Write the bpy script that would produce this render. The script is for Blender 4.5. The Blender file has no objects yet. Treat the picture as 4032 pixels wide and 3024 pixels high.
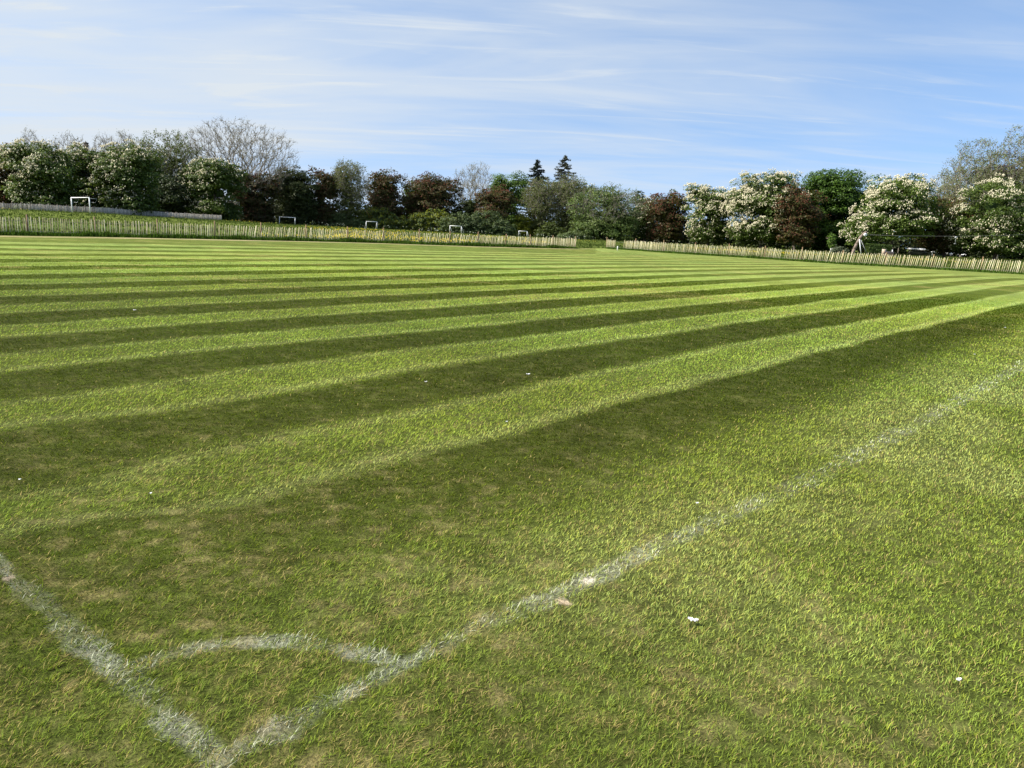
import bpy, math, random
import numpy as np
from mathutils import Matrix, Vector

# ------------------------------------------------------------------ set-up
scene = bpy.context.scene
COL = scene.collection
EYE = 1.65
FPX, PW, PH = 3030.0, 4032, 3024
PITCH, ROLL = math.radians(11.3), math.radians(2.66)
_F = np.array([0, math.cos(PITCH), -math.sin(PITCH)])
_R0 = np.array([1.0, 0, 0]); _U0 = np.cross(_R0, _F)
_R = _R0 * math.cos(ROLL) + _U0 * math.sin(ROLL)
_U = -_R0 * math.sin(ROLL) + _U0 * math.cos(ROLL)

def ray(x, y):
    return _F + _R * ((x - PW / 2) / FPX) - _U * ((y - PH / 2) / FPX)
def gnd(x, y, z=0.0):                      # point of the ground seen at a photo pixel
    d = ray(x, y); t = (z - EYE) / d[2]
    return np.array([d[0] * t, d[1] * t, z])
def at(x, y, Y):                           # point seen at a photo pixel at depth Y
    d = ray(x, y); t = Y / d[1]
    return np.array([d[0] * t, Y, EYE + d[2] * t])

# ------------------------------------------------------------------ numpy noise
def _hash(ix, iy, seed):
    h = (ix.astype(np.int64) * 374761393 + iy.astype(np.int64) * 668265263 + seed * 1442695041) & 0xFFFFFFFF
    h = ((h ^ (h >> 13)) * 1274126177) & 0xFFFFFFFF
    h = (h ^ (h >> 16)) & 0xFFFFFF
    return h / float(0xFFFFFF)
def vnoise(x, y, seed=0):
    ix = np.floor(x); iy = np.floor(y); fx = x - ix; fy = y - iy
    fx = fx * fx * (3 - 2 * fx); fy = fy * fy * (3 - 2 * fy)
    a = _hash(ix, iy, seed); b = _hash(ix + 1, iy, seed); c = _hash(ix, iy + 1, seed); d = _hash(ix + 1, iy + 1, seed)
    return (a * (1 - fx) + b * fx) * (1 - fy) + (c * (1 - fx) + d * fx) * fy
def fbm(x, y, seed=0, oct=4):
    s = 0; a = 0.5; t = 0
    for o in range(oct):
        s = s + a * vnoise(x * 2 ** o + 17.3 * o, y * 2 ** o - 9.1 * o, seed + o); t += a; a *= 0.5
    return s / t
def sstep(x, a, b):
    t = np.clip((x - a) / (b - a), 0, 1); return t * t * (3 - 2 * t)
def lerp(a, b, t):
    t = np.asarray(t)[..., None]; return np.asarray(a) * (1 - t) + np.asarray(b) * t

# ------------------------------------------------------------------ object helpers
def link(o, parent=None):
    COL.objects.link(o)
    if parent is not None: o.parent = parent
    return o
def mesh_obj(name, V, Fs, mat, parent=None, col=None, smooth=False, mats=None, mi=None):
    """V (N,3); Fs list of (M,k) index arrays; col (N,3) vertex colours"""
    V = np.asarray(V, np.float32)
    if not isinstance(Fs, list): Fs = [Fs]
    Fs = [np.asarray(f, np.int32) for f in Fs if len(f)]
    me = bpy.data.meshes.new(name)
    me.vertices.add(len(V)); me.vertices.foreach_set('co', V.ravel())
    nl = sum(f.size for f in Fs); nf = sum(len(f) for f in Fs)
    me.loops.add(nl); me.loops.foreach_set('vertex_index', np.concatenate([f.ravel() for f in Fs]))
    tot = np.concatenate([np.full(len(f), f.shape[1], np.int32) for f in Fs])
    st = np.zeros(nf, np.int32); st[1:] = np.cumsum(tot)[:-1]
    me.polygons.add(nf); me.polygons.foreach_set('loop_start', st); me.polygons.foreach_set('loop_total', tot)
    if smooth: me.polygons.foreach_set('use_smooth', np.ones(nf, bool))
    if mats:
        for m in mats: me.materials.append(m)
        me.polygons.foreach_set('material_index', np.asarray(mi, np.int32))
    else:
        me.materials.append(mat)
    me.update(calc_edges=True)
    if col is not None:
        c = np.ones((len(V), 4), np.float32); c[:, :3] = col
        at_ = me.attributes.new('Col', 'FLOAT_COLOR', 'POINT'); at_.data.foreach_set('color', c.ravel())
    return link(bpy.data.objects.new(name, me), parent)
def empty(name, loc):
    o = bpy.data.objects.new(name, None); o.location = [float(v) for v in loc]; o.empty_display_size = 0.3
    return link(o)
def tag(o, label=None, cat=None, group=None, kind=None):
    if label: o['label'] = label
    if cat: o['category'] = cat
    if group: o['group'] = group
    if kind: o['kind'] = kind
    return o

class MB:
    """collects solids for one mesh"""
    def __init__(s): s.V = []; s.F3 = []; s.F4 = []; s.C = []; s.n = 0
    def add(s, V, F4=(), F3=(), col=(1, 1, 1)):
        V = np.asarray(V, float)
        for f in F4: s.F4.append([i + s.n for i in f])
        for f in F3: s.F3.append([i + s.n for i in f])
        s.V.append(V); s.C.append(np.tile(np.asarray(col, float), (len(V), 1))); s.n += len(V)
    def tube(s, pts, rads, n=8, col=(1, 1, 1), cap=True):
        pts = [np.asarray(p, float) for p in pts]; rings = []
        if np.isscalar(rads): rads = [rads] * len(pts)
        for i, p in enumerate(pts):
            d = pts[min(i + 1, len(pts) - 1)] - pts[max(i - 1, 0)]; d = d / (np.linalg.norm(d) + 1e-9)
            a = np.cross(d, [0, 0, 1.0]) if abs(d[2]) < .9 else np.cross(d, [0, 1.0, 0])
            a /= np.linalg.norm(a); b = np.cross(d, a)
            ang = np.arange(n) * 2 * math.pi / n
            rings.append(p + rads[i] * (np.cos(ang)[:, None] * a + np.sin(ang)[:, None] * b))
        V = np.concatenate(rings); F4 = []; F3 = []
        for i in range(len(pts) - 1):
            for k in range(n):
                F4.append((i * n + k, i * n + (k + 1) % n, (i + 1) * n + (k + 1) % n, (i + 1) * n + k))
        if cap:
            V = np.concatenate([V, pts[0][None], pts[-1][None]]); c0 = len(V) - 2; m = (len(pts) - 1) * n
            for k in range(n):
                F3.append((c0, (k + 1) % n, k)); F3.append((c0 + 1, m + k, m + (k + 1) % n))
        s.add(V, F4, F3, col)
    def box(s, c, ax, ay, az, col=(1, 1, 1)):
        """centre and three half-axis vectors"""
        c, ax, ay, az = [np.asarray(v, float) for v in (c, ax, ay, az)]
        V = [c + i * ax + j * ay + k * az for k in (-1, 1) for j in (-1, 1) for i in (-1, 1)]
        s.add(V, [(0, 2, 3, 1), (4, 5, 7, 6), (0, 1, 5, 4), (2, 6, 7, 3), (0, 4, 6, 2), (1, 3, 7, 5)], (), col)
    def build(s, name, mat, parent=None, smooth=False):
        V = np.concatenate(s.V)
        if parent is not None: V = V - np.array(parent.location)
        fs = []
        if s.F4: fs.append(np.array(s.F4))
        if s.F3: fs.append(np.array(s.F3))
        return mesh_obj(name, V, fs, mat, parent, np.concatenate(s.C), smooth)

def tubes(P0, P1, R0, R1, n=4):
    """many open prisms at once -> V, F"""
    P0 = np.asarray(P0, float); P1 = np.asarray(P1, float); N = len(P0)
    d = P1 - P0; d /= (np.linalg.norm(d, axis=1, keepdims=True) + 1e-9)
    ref = np.where(np.abs(d[:, 2:3]) < .9, np.array([[0, 0, 1.0]]), np.array([[0, 1.0, 0]]))
    a = np.cross(d, ref); a /= np.linalg.norm(a, axis=1, keepdims=True); b = np.cross(d, a)
    ang = np.arange(n) * 2 * math.pi / n
    off = np.cos(ang)[None, :, None] * a[:, None] + np.sin(ang)[None, :, None] * b[:, None]
    V = np.concatenate([P0[:, None] + off * np.asarray(R0)[:, None, None], P1[:, None] + off * np.asarray(R1)[:, None, None]], 1)
    base = (np.arange(N) * 2 * n)[:, None]
    F = []
    for k in range(n):
        F.append(base + np.array([[k, (k + 1) % n, n + (k + 1) % n, n + k]]))
    return V.reshape(-1, 3), np.concatenate(F)

# ------------------------------------------------------------------ materials
def new_mat(name):
    m = bpy.data.materials.new(name); m.use_nodes = True
    nt = m.node_tree; nt.nodes.clear(); return m, nt, nt.nodes, nt.links
def leafy(name, trans=0.3, rough=0.55, spec=0.25, noise_scale=None, tcol=(1.25, 1.3, 0.7)):
    """vertex-coloured two-sided foliage with light passing through it"""
    m, nt, N, L = new_mat(name)
    out = N.new('ShaderNodeOutputMaterial'); a = N.new('ShaderNodeAttribute'); a.attribute_name = 'Col'
    p = N.new('ShaderNodeBsdfPrincipled'); p.inputs['Roughness'].default_value = rough
    p.inputs['Specular IOR Level'].default_value = spec
    t = N.new('ShaderNodeBsdfTranslucent'); mx = N.new('ShaderNodeMixShader'); mx.inputs[0].default_value = trans
    mu = N.new('ShaderNodeMix'); mu.data_type = 'RGBA'; mu.blend_type = 'MULTIPLY'; mu.inputs[0].default_value = 1
    mu.inputs[7].default_value = (*tcol, 1)
    L.new(a.outputs['Color'], p.inputs['Base Color']); L.new(a.outputs['Color'], mu.inputs[6]); L.new(mu.outputs[2], t.inputs['Color'])
    L.new(p.outputs[0], mx.inputs[1]); L.new(t.outputs[0], mx.inputs[2]); L.new(mx.outputs[0], out.inputs[0])
    return m
def rough_mat(name, color, scale=8, var=0.35, rough=0.8, bump=0.3, stretch=(1, 1, 1), use_col=False):
    """plain weathered surface: noise in the colour and a bump"""
    m, nt, N, L = new_mat(name)
    out = N.new('ShaderNodeOutputMaterial'); p = N.new('ShaderNodeBsdfPrincipled'); p.inputs['Roughness'].default_value = rough
    tc = N.new('ShaderNodeTexCoord'); mp = N.new('ShaderNodeMapping'); mp.inputs['Scale'].default_value = stretch
    nz = N.new('ShaderNodeTexNoise'); nz.inputs['Scale'].default_value = scale; nz.inputs['Detail'].default_value = 6
    rmp = N.new('ShaderNodeMapRange'); rmp.inputs['To Min'].default_value = 1 - var; rmp.inputs['To Max'].default_value = 1 + var
    rmp.inputs['From Min'].default_value = .3; rmp.inputs['From Max'].default_value = .7
    mu = N.new('ShaderNodeMix'); mu.data_type = 'RGBA'; mu.blend_type = 'MULTIPLY'; mu.inputs[0].default_value = 1
    mu.inputs[6].default_value = (*color, 1)
    if use_col:
        a = N.new('ShaderNodeAttribute'); a.attribute_name = 'Col'; L.new(a.outputs['Color'], mu.inputs[6])
    bp = N.new('ShaderNodeBump'); bp.inputs['Strength'].default_value = bump; bp.inputs['Distance'].default_value = 0.02
    L.new(tc.outputs['Object'], mp.inputs[0]); L.new(mp.outputs[0], nz.inputs['Vector']); L.new(nz.outputs['Fac'], rmp.inputs['Value'])
    L.new(rmp.outputs[0], mu.inputs[7]); L.new(mu.outputs[2], p.inputs['Base Color'])
    L.new(nz.outputs['Fac'], bp.inputs['Height']); L.new(bp.outputs[0], p.inputs['Normal']); L.new(p.outputs[0], out.inputs[0])
    return m

M_blade = leafy('turf_blade', 0.32, 0.8, 0.0, tcol=(1.08, 1.2, .6))
M_leaf = leafy('tree_leaf', 0.30, 0.55, 0.25)
M_needle = leafy('conifer_needle', 0.08, 0.6, 0.2)
M_petal = leafy('blossom_petal', 0.25, 0.7, 0.1, tcol=(1, 1, .9))
M_paint = leafy('line_chalk', 0.12, 0.85, 0.05, tcol=(1, 1, .9))
M_bark = rough_mat('tree_bark', (.13, .105, .08), 3, .45, .9, .6, (3, 3, .7))
M_twig = rough_mat('pale_twig', (.20, .175, .14), 2, .3, .9, .2)
M_picket = rough_mat('cleft_chestnut', (1, 1, 1), 14, .3, .8, .4, (1, 1, .3), use_col=True)
M_post = rough_mat('treated_post', (.17, .105, .05), 10, .35, .8, .4, (1, 1, .25))
M_wire = rough_mat('galvanised_wire', (.3, .3, .29), 20, .2, .5, .05)
M_white = rough_mat('white_gloss_paint', (.80, .80, .80), 6, .06, .4, .05)
M_greymetal = rough_mat('grey_steel', (.34, .35, .36), 8, .15, .45, .05)
M_timber = rough_mat('weathered_timber', (.20, .150, .118), 9, .35, .85, .5, (1, 1, .3))
M_paper = rough_mat('white_paper', (.82, .82, .84), 30, .06, .8, .3)
M_dark = rough_mat('dark_rubber', (.02, .02, .022), 8, .2, .7, .1)
M_brick = rough_mat('chimney_brick', (.085, .06, .05), 5, .35, .9, .4)
M_tile = rough_mat('roof_tile', (.14, .085, .065), 4, .35, .85, .4)
M_glass = rough_mat('dark_glass', (.03, .035, .04), 3, .2, .12, .0)

# ------------------------------------------------------------------ mown stripes
# edges between mown bands as paced out on the pitch: photo column -> (row, band edge number)
_D = {200: [2090, 1918, 1663, 1560, 1449, 1374, 1321, 1273, 1227, 1193, 1166, 1138, 1119, 1099, 1079, 1063, 1049, 1030, 1019, 1008, 998, 986.5, 980, 971, 966, 957],
      2016: [1728, 1533, 1402, 1333, 1278, 1233, 1193, 1164, 1142, 1124, 1107, 1091, 1079, 1067, 1056, 1046, 1039, 1029, 1024, 1018, 1014, 1009.5, 1006, 1001.5, 998, 993],
      1100: [None] * 5 + [1300, 1256, 1219, 1184, 1156, 1134, 1114.5, 1096.5, 1080, 1066, 1051, 1040, 1026, 1019, 1012, 1004, 996, 991, 984, 978, 972],
      1000: [None, 1726, 1571, 1446, 1364], 1500: [1860, 1629, 1480, 1383, 1323],
      3000: [1447, 1331, 1260, 1213, 1171, 1149, 1121, 1105, 1091.5, 1082.5, 1074, 1064, 1058],
      3832: [1252, 1186, 1143, 1117, 1101, 1091, 1084], 4032: [1197, 1155, 1122, 1102]}
_P = []; _K = []
for _x, _l in _D.items():
    for _k, _y in enumerate(_l):
        if _y is not None: _P.append(gnd(_x, _y)[:2]); _K.append(_k)
for _x, _y in ((2400, 1875), (3000, 1660), (3832, 1392), (4032, 1318)):
    _P.append(gnd(_x, _y)[:2]); _K.append(-1)
for _x, _y, _k in ((2400, 1608, 0), (2700, 1528, 0), (2914, 1475, 0), (3222, 1402, 0), (3518, 1325, 0), (2400, 1450, 1), (2747, 1357, 1), (3120, 1293, 1), (3557, 1237, 1),
                  (2400, 1347, 2), (2786, 1299, 2), (3300, 1222, 2), (3685, 1166, 2), (2400, 1280, 3), (2914, 1220, 3), (3428, 1164, 3), (3300, 1567, -1), (3550, 1485, -1)):
    _P.append(gnd(_x, _y)[:2]); _K.append(_k)
_P = np.array(_P); _K = np.array(_K, float)
def _feat(X, Y):
    X = X / 30; Y = Y / 30
    return np.stack([np.ones_like(X), X, Y, X * X, X * Y, Y * Y, X ** 3, X * X * Y, X * Y * Y, Y ** 3], -1)
_sol = np.linalg.lstsq(_feat(_P[:, 0], _P[:, 1]), _K, rcond=None)[0]
_res = _K - _feat(_P[:, 0], _P[:, 1]) @ _sol
_uv = np.stack([_P[:, 0] / _P[:, 1] * 2.2, np.log(_P[:, 1]) * 6], 1)
def band(X, Y):
    """continuous band number; a band edge at every integer"""
    X = np.asarray(X, float); Y = np.maximum(np.asarray(Y, float), 1.0)
    out = np.empty(X.shape); sh = X.shape; X = X.ravel(); Y = Y.ravel(); o = np.empty(X.size)
    for i in range(0, X.size, 60000):
        x = X[i:i + 60000]; y = Y[i:i + 60000]
        u = np.stack([np.clip(x / y, -1.2, 1.2) * 2.2, np.log(y) * 6], 1)
        d2 = ((u[:, None, :] - _uv[None]) ** 2 * np.array([1.0, 1.6])).sum(2)
        w = 1 / (d2 + 0.35) ** 2
        fade = np.exp(-d2.min(1) / 4)
        o[i:i + 60000] = _feat(np.clip(x, -40, 60), np.clip(y, 0, 75)) @ _sol + (w * _res).sum(1) / w.sum(1) * fade
    return o.reshape(sh)

# ------------------------------------------------------------------ fences' lines and the terrain
FL = [(-160, 922.5), (110, 927), (378, 931), (622, 936), (845, 941), (1030, 945), (1205, 949), (1370, 953), (1510, 957), (1650, 962),
      (1770, 966), (1880, 969.5), (1990, 972.5), (2087, 975), (2175, 977), (2264, 978.5)]
FR = [(2387, 978), (2499, 986), (2612, 994.5), (2735, 1002.5), (2867, 1010.5), (3008, 1019.5), (3155, 1029.5), (3316, 1040),
      (3483, 1048.5), (3667, 1059.5), (3860, 1071), (4062, 1082), (4290, 1096)]
PL = np.array([gnd(*p) for p in FL]); PR = np.array([gnd(*p) for p in FR])
_ft = np.concatenate([PL[:, 0] / PL[:, 1], PR[:, 0] / PR[:, 1]]); _fy = np.concatenate([PL[:, 1], PR[:, 1]])
def fence_depth(t): return np.interp(t, _ft, _fy)
def terrain(X, Y):
    X = np.asarray(X, float); Y = np.asarray(Y, float)
    Ys = np.maximum(Y, 1.0); t = X / Ys
    d = Y - fence_depth(t)
    lf = np.interp(t, [-.72, -.55, -.38, -.30, -.18, -.07, .01, .1], [1.1, 1.2, .78, .50, .34, .18, .05, 0])
    z = lf * (0.25 * sstep(d, 17, 24) + 0.75 * sstep(d, 18, 75))
    z = z + np.where(d > 2, (fbm(X * .13, Y * .13, 5, 3) - .5) * .16 * sstep(d, 2, 10), 0)
    return z

# line markings (polylines on the ground)
SIDE = np.array([gnd(*p)[:2] for p in ((870, 3015), (1120, 2870), (1600, 2610), (1850, 2470), (2230, 2330), (2700, 2105), (3250, 1852), (3650, 1650), (4032, 1432), (4250, 1318))])
GOALL = np.array([gnd(*p)[:2] for p in ((880, 3020), (640, 2815), (480, 2660), (300, 2500), (170, 2385), (30, 2262), (-200, 2070), (-500, 1850))])
ARC = np.array([gnd(*p)[:2] for p in ((470, 2672), (560, 2625), (700, 2575), (860, 2540), (1020, 2528), (1180, 2530), (1320, 2548), (1440, 2573), (1590, 2618))])
def dist_poly(X, Y, P):
    best = np.full(np.shape(X), 1e9)
    for a, b in zip(P[:-1], P[1:]):
        ab = b - a; t = np.clip(((X - a[0]) * ab[0] + (Y - a[1]) * ab[1]) / (ab @ ab), 0, 1)
        best = np.minimum(best, np.hypot(X - a[0] - t * ab[0], Y - a[1] - t * ab[1]))
    return best
def paint_amount(X, Y, which):
    P, w, st = {'side': (SIDE, .050, .48), 'goal': (GOALL, .050, .48), 'arc': (ARC, .043, .50)}[which]
    d = dist_poly(X, Y, P) + (fbm(X * 9, Y * 9, 91, 3) - .5) * .085
    wear = fbm(X * 5.5, Y * 5.5, 71, 3)
    if which == 'side': w = w * (1 + .9 * sstep(Y, 2.5, 6))
    if which == 'side':            # fades away up the touchline
        st = st * (1 - .55 * sstep(Y, 2.2, 5.5))
    return st * (1 - sstep(d, w * .55, w * 1.35)) * (.30 + .70 * sstep(wear, .32, .62))
# worn patches: (photo px, radius, colour)
SPOTS = [(gnd(2312, 2290)[:2], .034, (.60, .53, .42)), (gnd(2216, 2366)[:2], .034, (.42, .33, .22)), (gnd(20, 2280)[:2], .03, (.30, .24, .18)),
         (gnd(1490, 2725)[:2], .022, (.50, .46, .38))]
def spot_mask(X, Y):
    m = np.zeros(np.shape(X)); c = np.zeros(np.shape(X) + (3,))
    for (p, r, col) in SPOTS:
        k = 1 - sstep(np.hypot(X - p[0], Y - p[1]) + (fbm(X * 22, Y * 22, 33, 2) - .5) * .07, r * .55, r * 1.25)
        c = lerp(c, np.broadcast_to(col, c.shape), sstep(k, .0, .3)); m = np.maximum(m, k)
    return m, c

DARK, LIGHT = np.array((.084, .118, .012)), np.array((.184, .250, .044))
STRAW = np.array((.40, .32, .12))
def turf(X, Y):
    """colour of the sward, nap (0 leaning to the viewer, 1 away) and dryness"""
    r = np.hypot(X, Y)
    s = band(X, Y)
    soft = np.interp(r, [3, 8, 25, 60], [.34, .14, .08, .06])
    s = s + (fbm(X * .9, Y * .9, 3, 3) - .5) * np.interp(r, [2, 6, 20, 60], [.28, .13, .07, .05])
    ph = np.mod(s, 2.0)                               # 0..1 light, 1..2 dark
    nap = sstep(ph, -soft, soft) * (1 - sstep(ph, 1 - soft, 1 + soft)) + sstep(ph, 2 - soft, 2 + soft)
    # outside the first dark band there are no bands, only the sweep round the edge
    nap = np.where(s < -1.0, .84, nap); 
    e = sstep(-s, .55, 1.35); nap = np.where(s < 0, .84 * e, nap)
    corner = 1 - sstep(np.hypot(X + 1.6, Y - 3.0), 1.2, 3.6)
    nap = nap * (1 - .42 * corner) + .38 * .42 * corner
    t = X / np.maximum(Y, .5); fd = fence_depth(t); d = Y - fd
    head = sstep(Y / fd, .80, .86) * sstep(t, .09, .14)
    nap = nap * (1 - head) + .62 * head
    nap = np.where((s > 25) & (t < .1), .15, nap)
    col = lerp(DARK, LIGHT, nap)  # how leaning blades catch the light, painted into the band colours
    # pale highlight painted into the colour along the rims of a light band
    rim = np.exp(-((ph - .13) / .10) ** 2) + .8 * np.exp(-((ph - .90) / .08) ** 2)
    col = lerp(col, (.34, .385, .14), .50 * rim * np.where(s > -.2, 1, 0) * sstep(r, 2.5, 5))
    col = lerp(col, lerp((.085, .105, .020), (.215, .258, .075), nap), .65 * sstep(r, 14, 55))  # grazing sheen of the distant bands painted into the colour
    # sunlit run outside the touchline painted into the colour, patchy with worn old lines
    v = SIDE[-1] - SIDE[2]; v = v / np.hypot(*v); off = (X - SIDE[2][0]) * v[1] - (Y - SIDE[2][1]) * v[0]
    run = sstep(off, -1.2, .2) * (1 - sstep(off, 1.4, 4.5)) * sstep(Y, 1.8, 4.2)
    col = lerp(col, (.27, .325, .095), .60 * run * (.25 + 1.5 * sstep(fbm(X * .9, Y * .9, 53, 3), .35, .65)))
    n1 = fbm(X * .55, Y * .55, 11, 4); n2 = fbm(X * 2.7, Y * 2.7, 23, 3); n3 = fbm(X * .16, Y * .16, 47, 3)
    col = col * (0.72 + .56 * n1)[..., None] * (0.82 + .36 * n2)[..., None]
    col = col * lerp((1.10, 1.0, .9), (.90, 1.0, 1.0), n3)
    n4 = fbm(X * 10, Y * 10, 37, 3); dry = (.22 + .78 * sstep(n4 * .7 + n2 * .3, .46, .72)) * np.interp(r, [2, 4.5, 9, 30], [.50, .24, .08, .05])
    dry = dry + .20 * corner * sstep(n4, .35, .65)
    scorch = sstep(fbm(X * .5 + 40, Y * 1.2, 61, 3), .64, .74) * .35 * sstep(Y, 12, 22)
    dry = np.clip(dry + scorch, 0, .9)
    # dead strip along the fence on the far left side, rank grass past it
    strip = sstep(d, -3.6, -2.6) * (1 - sstep(d, -1.6, -.9)) * (1 - sstep(t, .085, .1)) * (0.45 + .6 * fbm(X * .4, Y * .4, 83, 2))
    return col, nap, dry, strip, d, s

def ground_colour(X, Y):
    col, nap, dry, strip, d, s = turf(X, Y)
    r = np.hypot(X, Y)
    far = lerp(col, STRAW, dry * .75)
    far = lerp(far, (.37, .30, .17), np.clip(strip, 0, .85))
    # soil and thatch below the blades close by
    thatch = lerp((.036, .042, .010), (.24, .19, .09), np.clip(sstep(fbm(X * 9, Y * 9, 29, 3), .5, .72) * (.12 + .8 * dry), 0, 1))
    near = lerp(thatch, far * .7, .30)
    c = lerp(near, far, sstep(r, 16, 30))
    # rough meadow past the fences
    mead = lerp((.075, .105, .016), (.125, .15, .030), fbm(X * .22, Y * .22, 7, 4))
    mead = mead * (0.75 + .5 * fbm(X * 1.1, Y * .35, 9, 3))[..., None]
    mead = lerp(mead, (.055, .09, .02), .6 * sstep(d, 12, 19) * (1 - sstep(d, 22, 40)) * sstep(fbm(X * .1, Y * .4, 19, 2), .4, .6))
    c = lerp(c, mead, sstep(d, -.6, .4) * np.where(Y > 5, 1, 0))
    p = np.zeros(np.shape(X))
    for k in ('side', 'goal', 'arc'): p = np.maximum(p, paint_amount(X, Y, k))
    c = lerp(c, (.50, .49, .42), p * .55)
    m, sc = spot_mask(X, Y)
    return lerp(c, sc, m)

def build_ground():
    th = np.concatenate([np.linspace(-180, -46, 60, endpoint=False), np.linspace(-46, 46, 560, endpoint=False), np.linspace(46, 180, 60)])
    th = np.radians(th)
    rr = np.concatenate([[.02, .4, .8], np.geomspace(1.2, 12, 330, endpoint=False), np.geomspace(12, 110, 260, endpoint=False), np.geomspace(110, 320, 60, endpoint=False), np.geomspace(320, 4000, 14)])
    T, R = np.meshgrid(th, rr)
    X = R * np.sin(T); Y = R * np.cos(T)
    Z = terrain(X, Y)
    Z += np.where(R < 40, (fbm(X * 1.3, Y * 1.3, 77, 3) - .5) * .02 * sstep(R, .5, 2), 0)
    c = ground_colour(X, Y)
    n, m = X.shape
    i = np.arange(n - 1)[:, None] * m + np.arange(m - 1)[None]
    F = np.stack([i, i + 1, i + m + 1, i + m], -1).reshape(-1, 4)[:, ::-1]
    return mesh_obj('ground', np.stack([X, Y, Z], -1).reshape(-1, 3), F, M_ground, None, c.reshape(-1, 3), True)

def ground_mat():
    m, nt, N, L = new_mat('mown_turf_ground')
    out = N.new('ShaderNodeOutputMaterial'); a = N.new('ShaderNodeAttribute'); a.attribute_name = 'Col'
    p = N.new('ShaderNodeBsdfPrincipled'); p.inputs['Roughness'].default_value = .9; p.inputs['Specular IOR Level'].default_value = .03
    tc = N.new('ShaderNodeTexCoord')
    prev = a.outputs['Color']
    for sc, var, stretch in ((2.3, .30, (1, 1, 1)), (14, .42, (1, 1, 1)), (70, .5, (1, 1, 1))):
        mp = N.new('ShaderNodeMapping'); mp.inputs['Scale'].default_value = stretch
        nz = N.new('ShaderNodeTexNoise'); nz.inputs['Scale'].default_value = sc; nz.inputs['Detail'].default_value = 5; nz.inputs['Roughness'].default_value = .65
        L.new(tc.outputs['Object'], mp.inputs[0]); L.new(mp.outputs[0], nz.inputs['Vector'])
        rmp = N.new('ShaderNodeMapRange'); rmp.inputs['From Min'].default_value = .3; rmp.inputs['From Max'].default_value = .7
        rmp.inputs['To Min'].default_value = 1 - var; rmp.inputs['To Max'].default_value = 1 + var
        mu = N.new('ShaderNodeMix'); mu.data_type = 'RGBA'; mu.blend_type = 'MULTIPLY'; mu.inputs[0].default_value = 1
        L.new(nz.outputs['Fac'], rmp.inputs['Value']); L.new(prev, mu.inputs[6]); L.new(rmp.outputs[0], mu.inputs[7]); prev = mu.outputs[2]
    bp = N.new('ShaderNodeBump'); bp.inputs['Strength'].default_value = .6; bp.inputs['Distance'].default_value = .03
    L.new(nz.outputs['Fac'], bp.inputs['Height']); L.new(bp.outputs[0], p.inputs['Normal'])
    L.new(prev, p.inputs['Base Color']); L.new(p.outputs[0], out.inputs[0])
    return m
M_ground = ground_mat()
tag(build_ground(), kind='structure')

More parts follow.
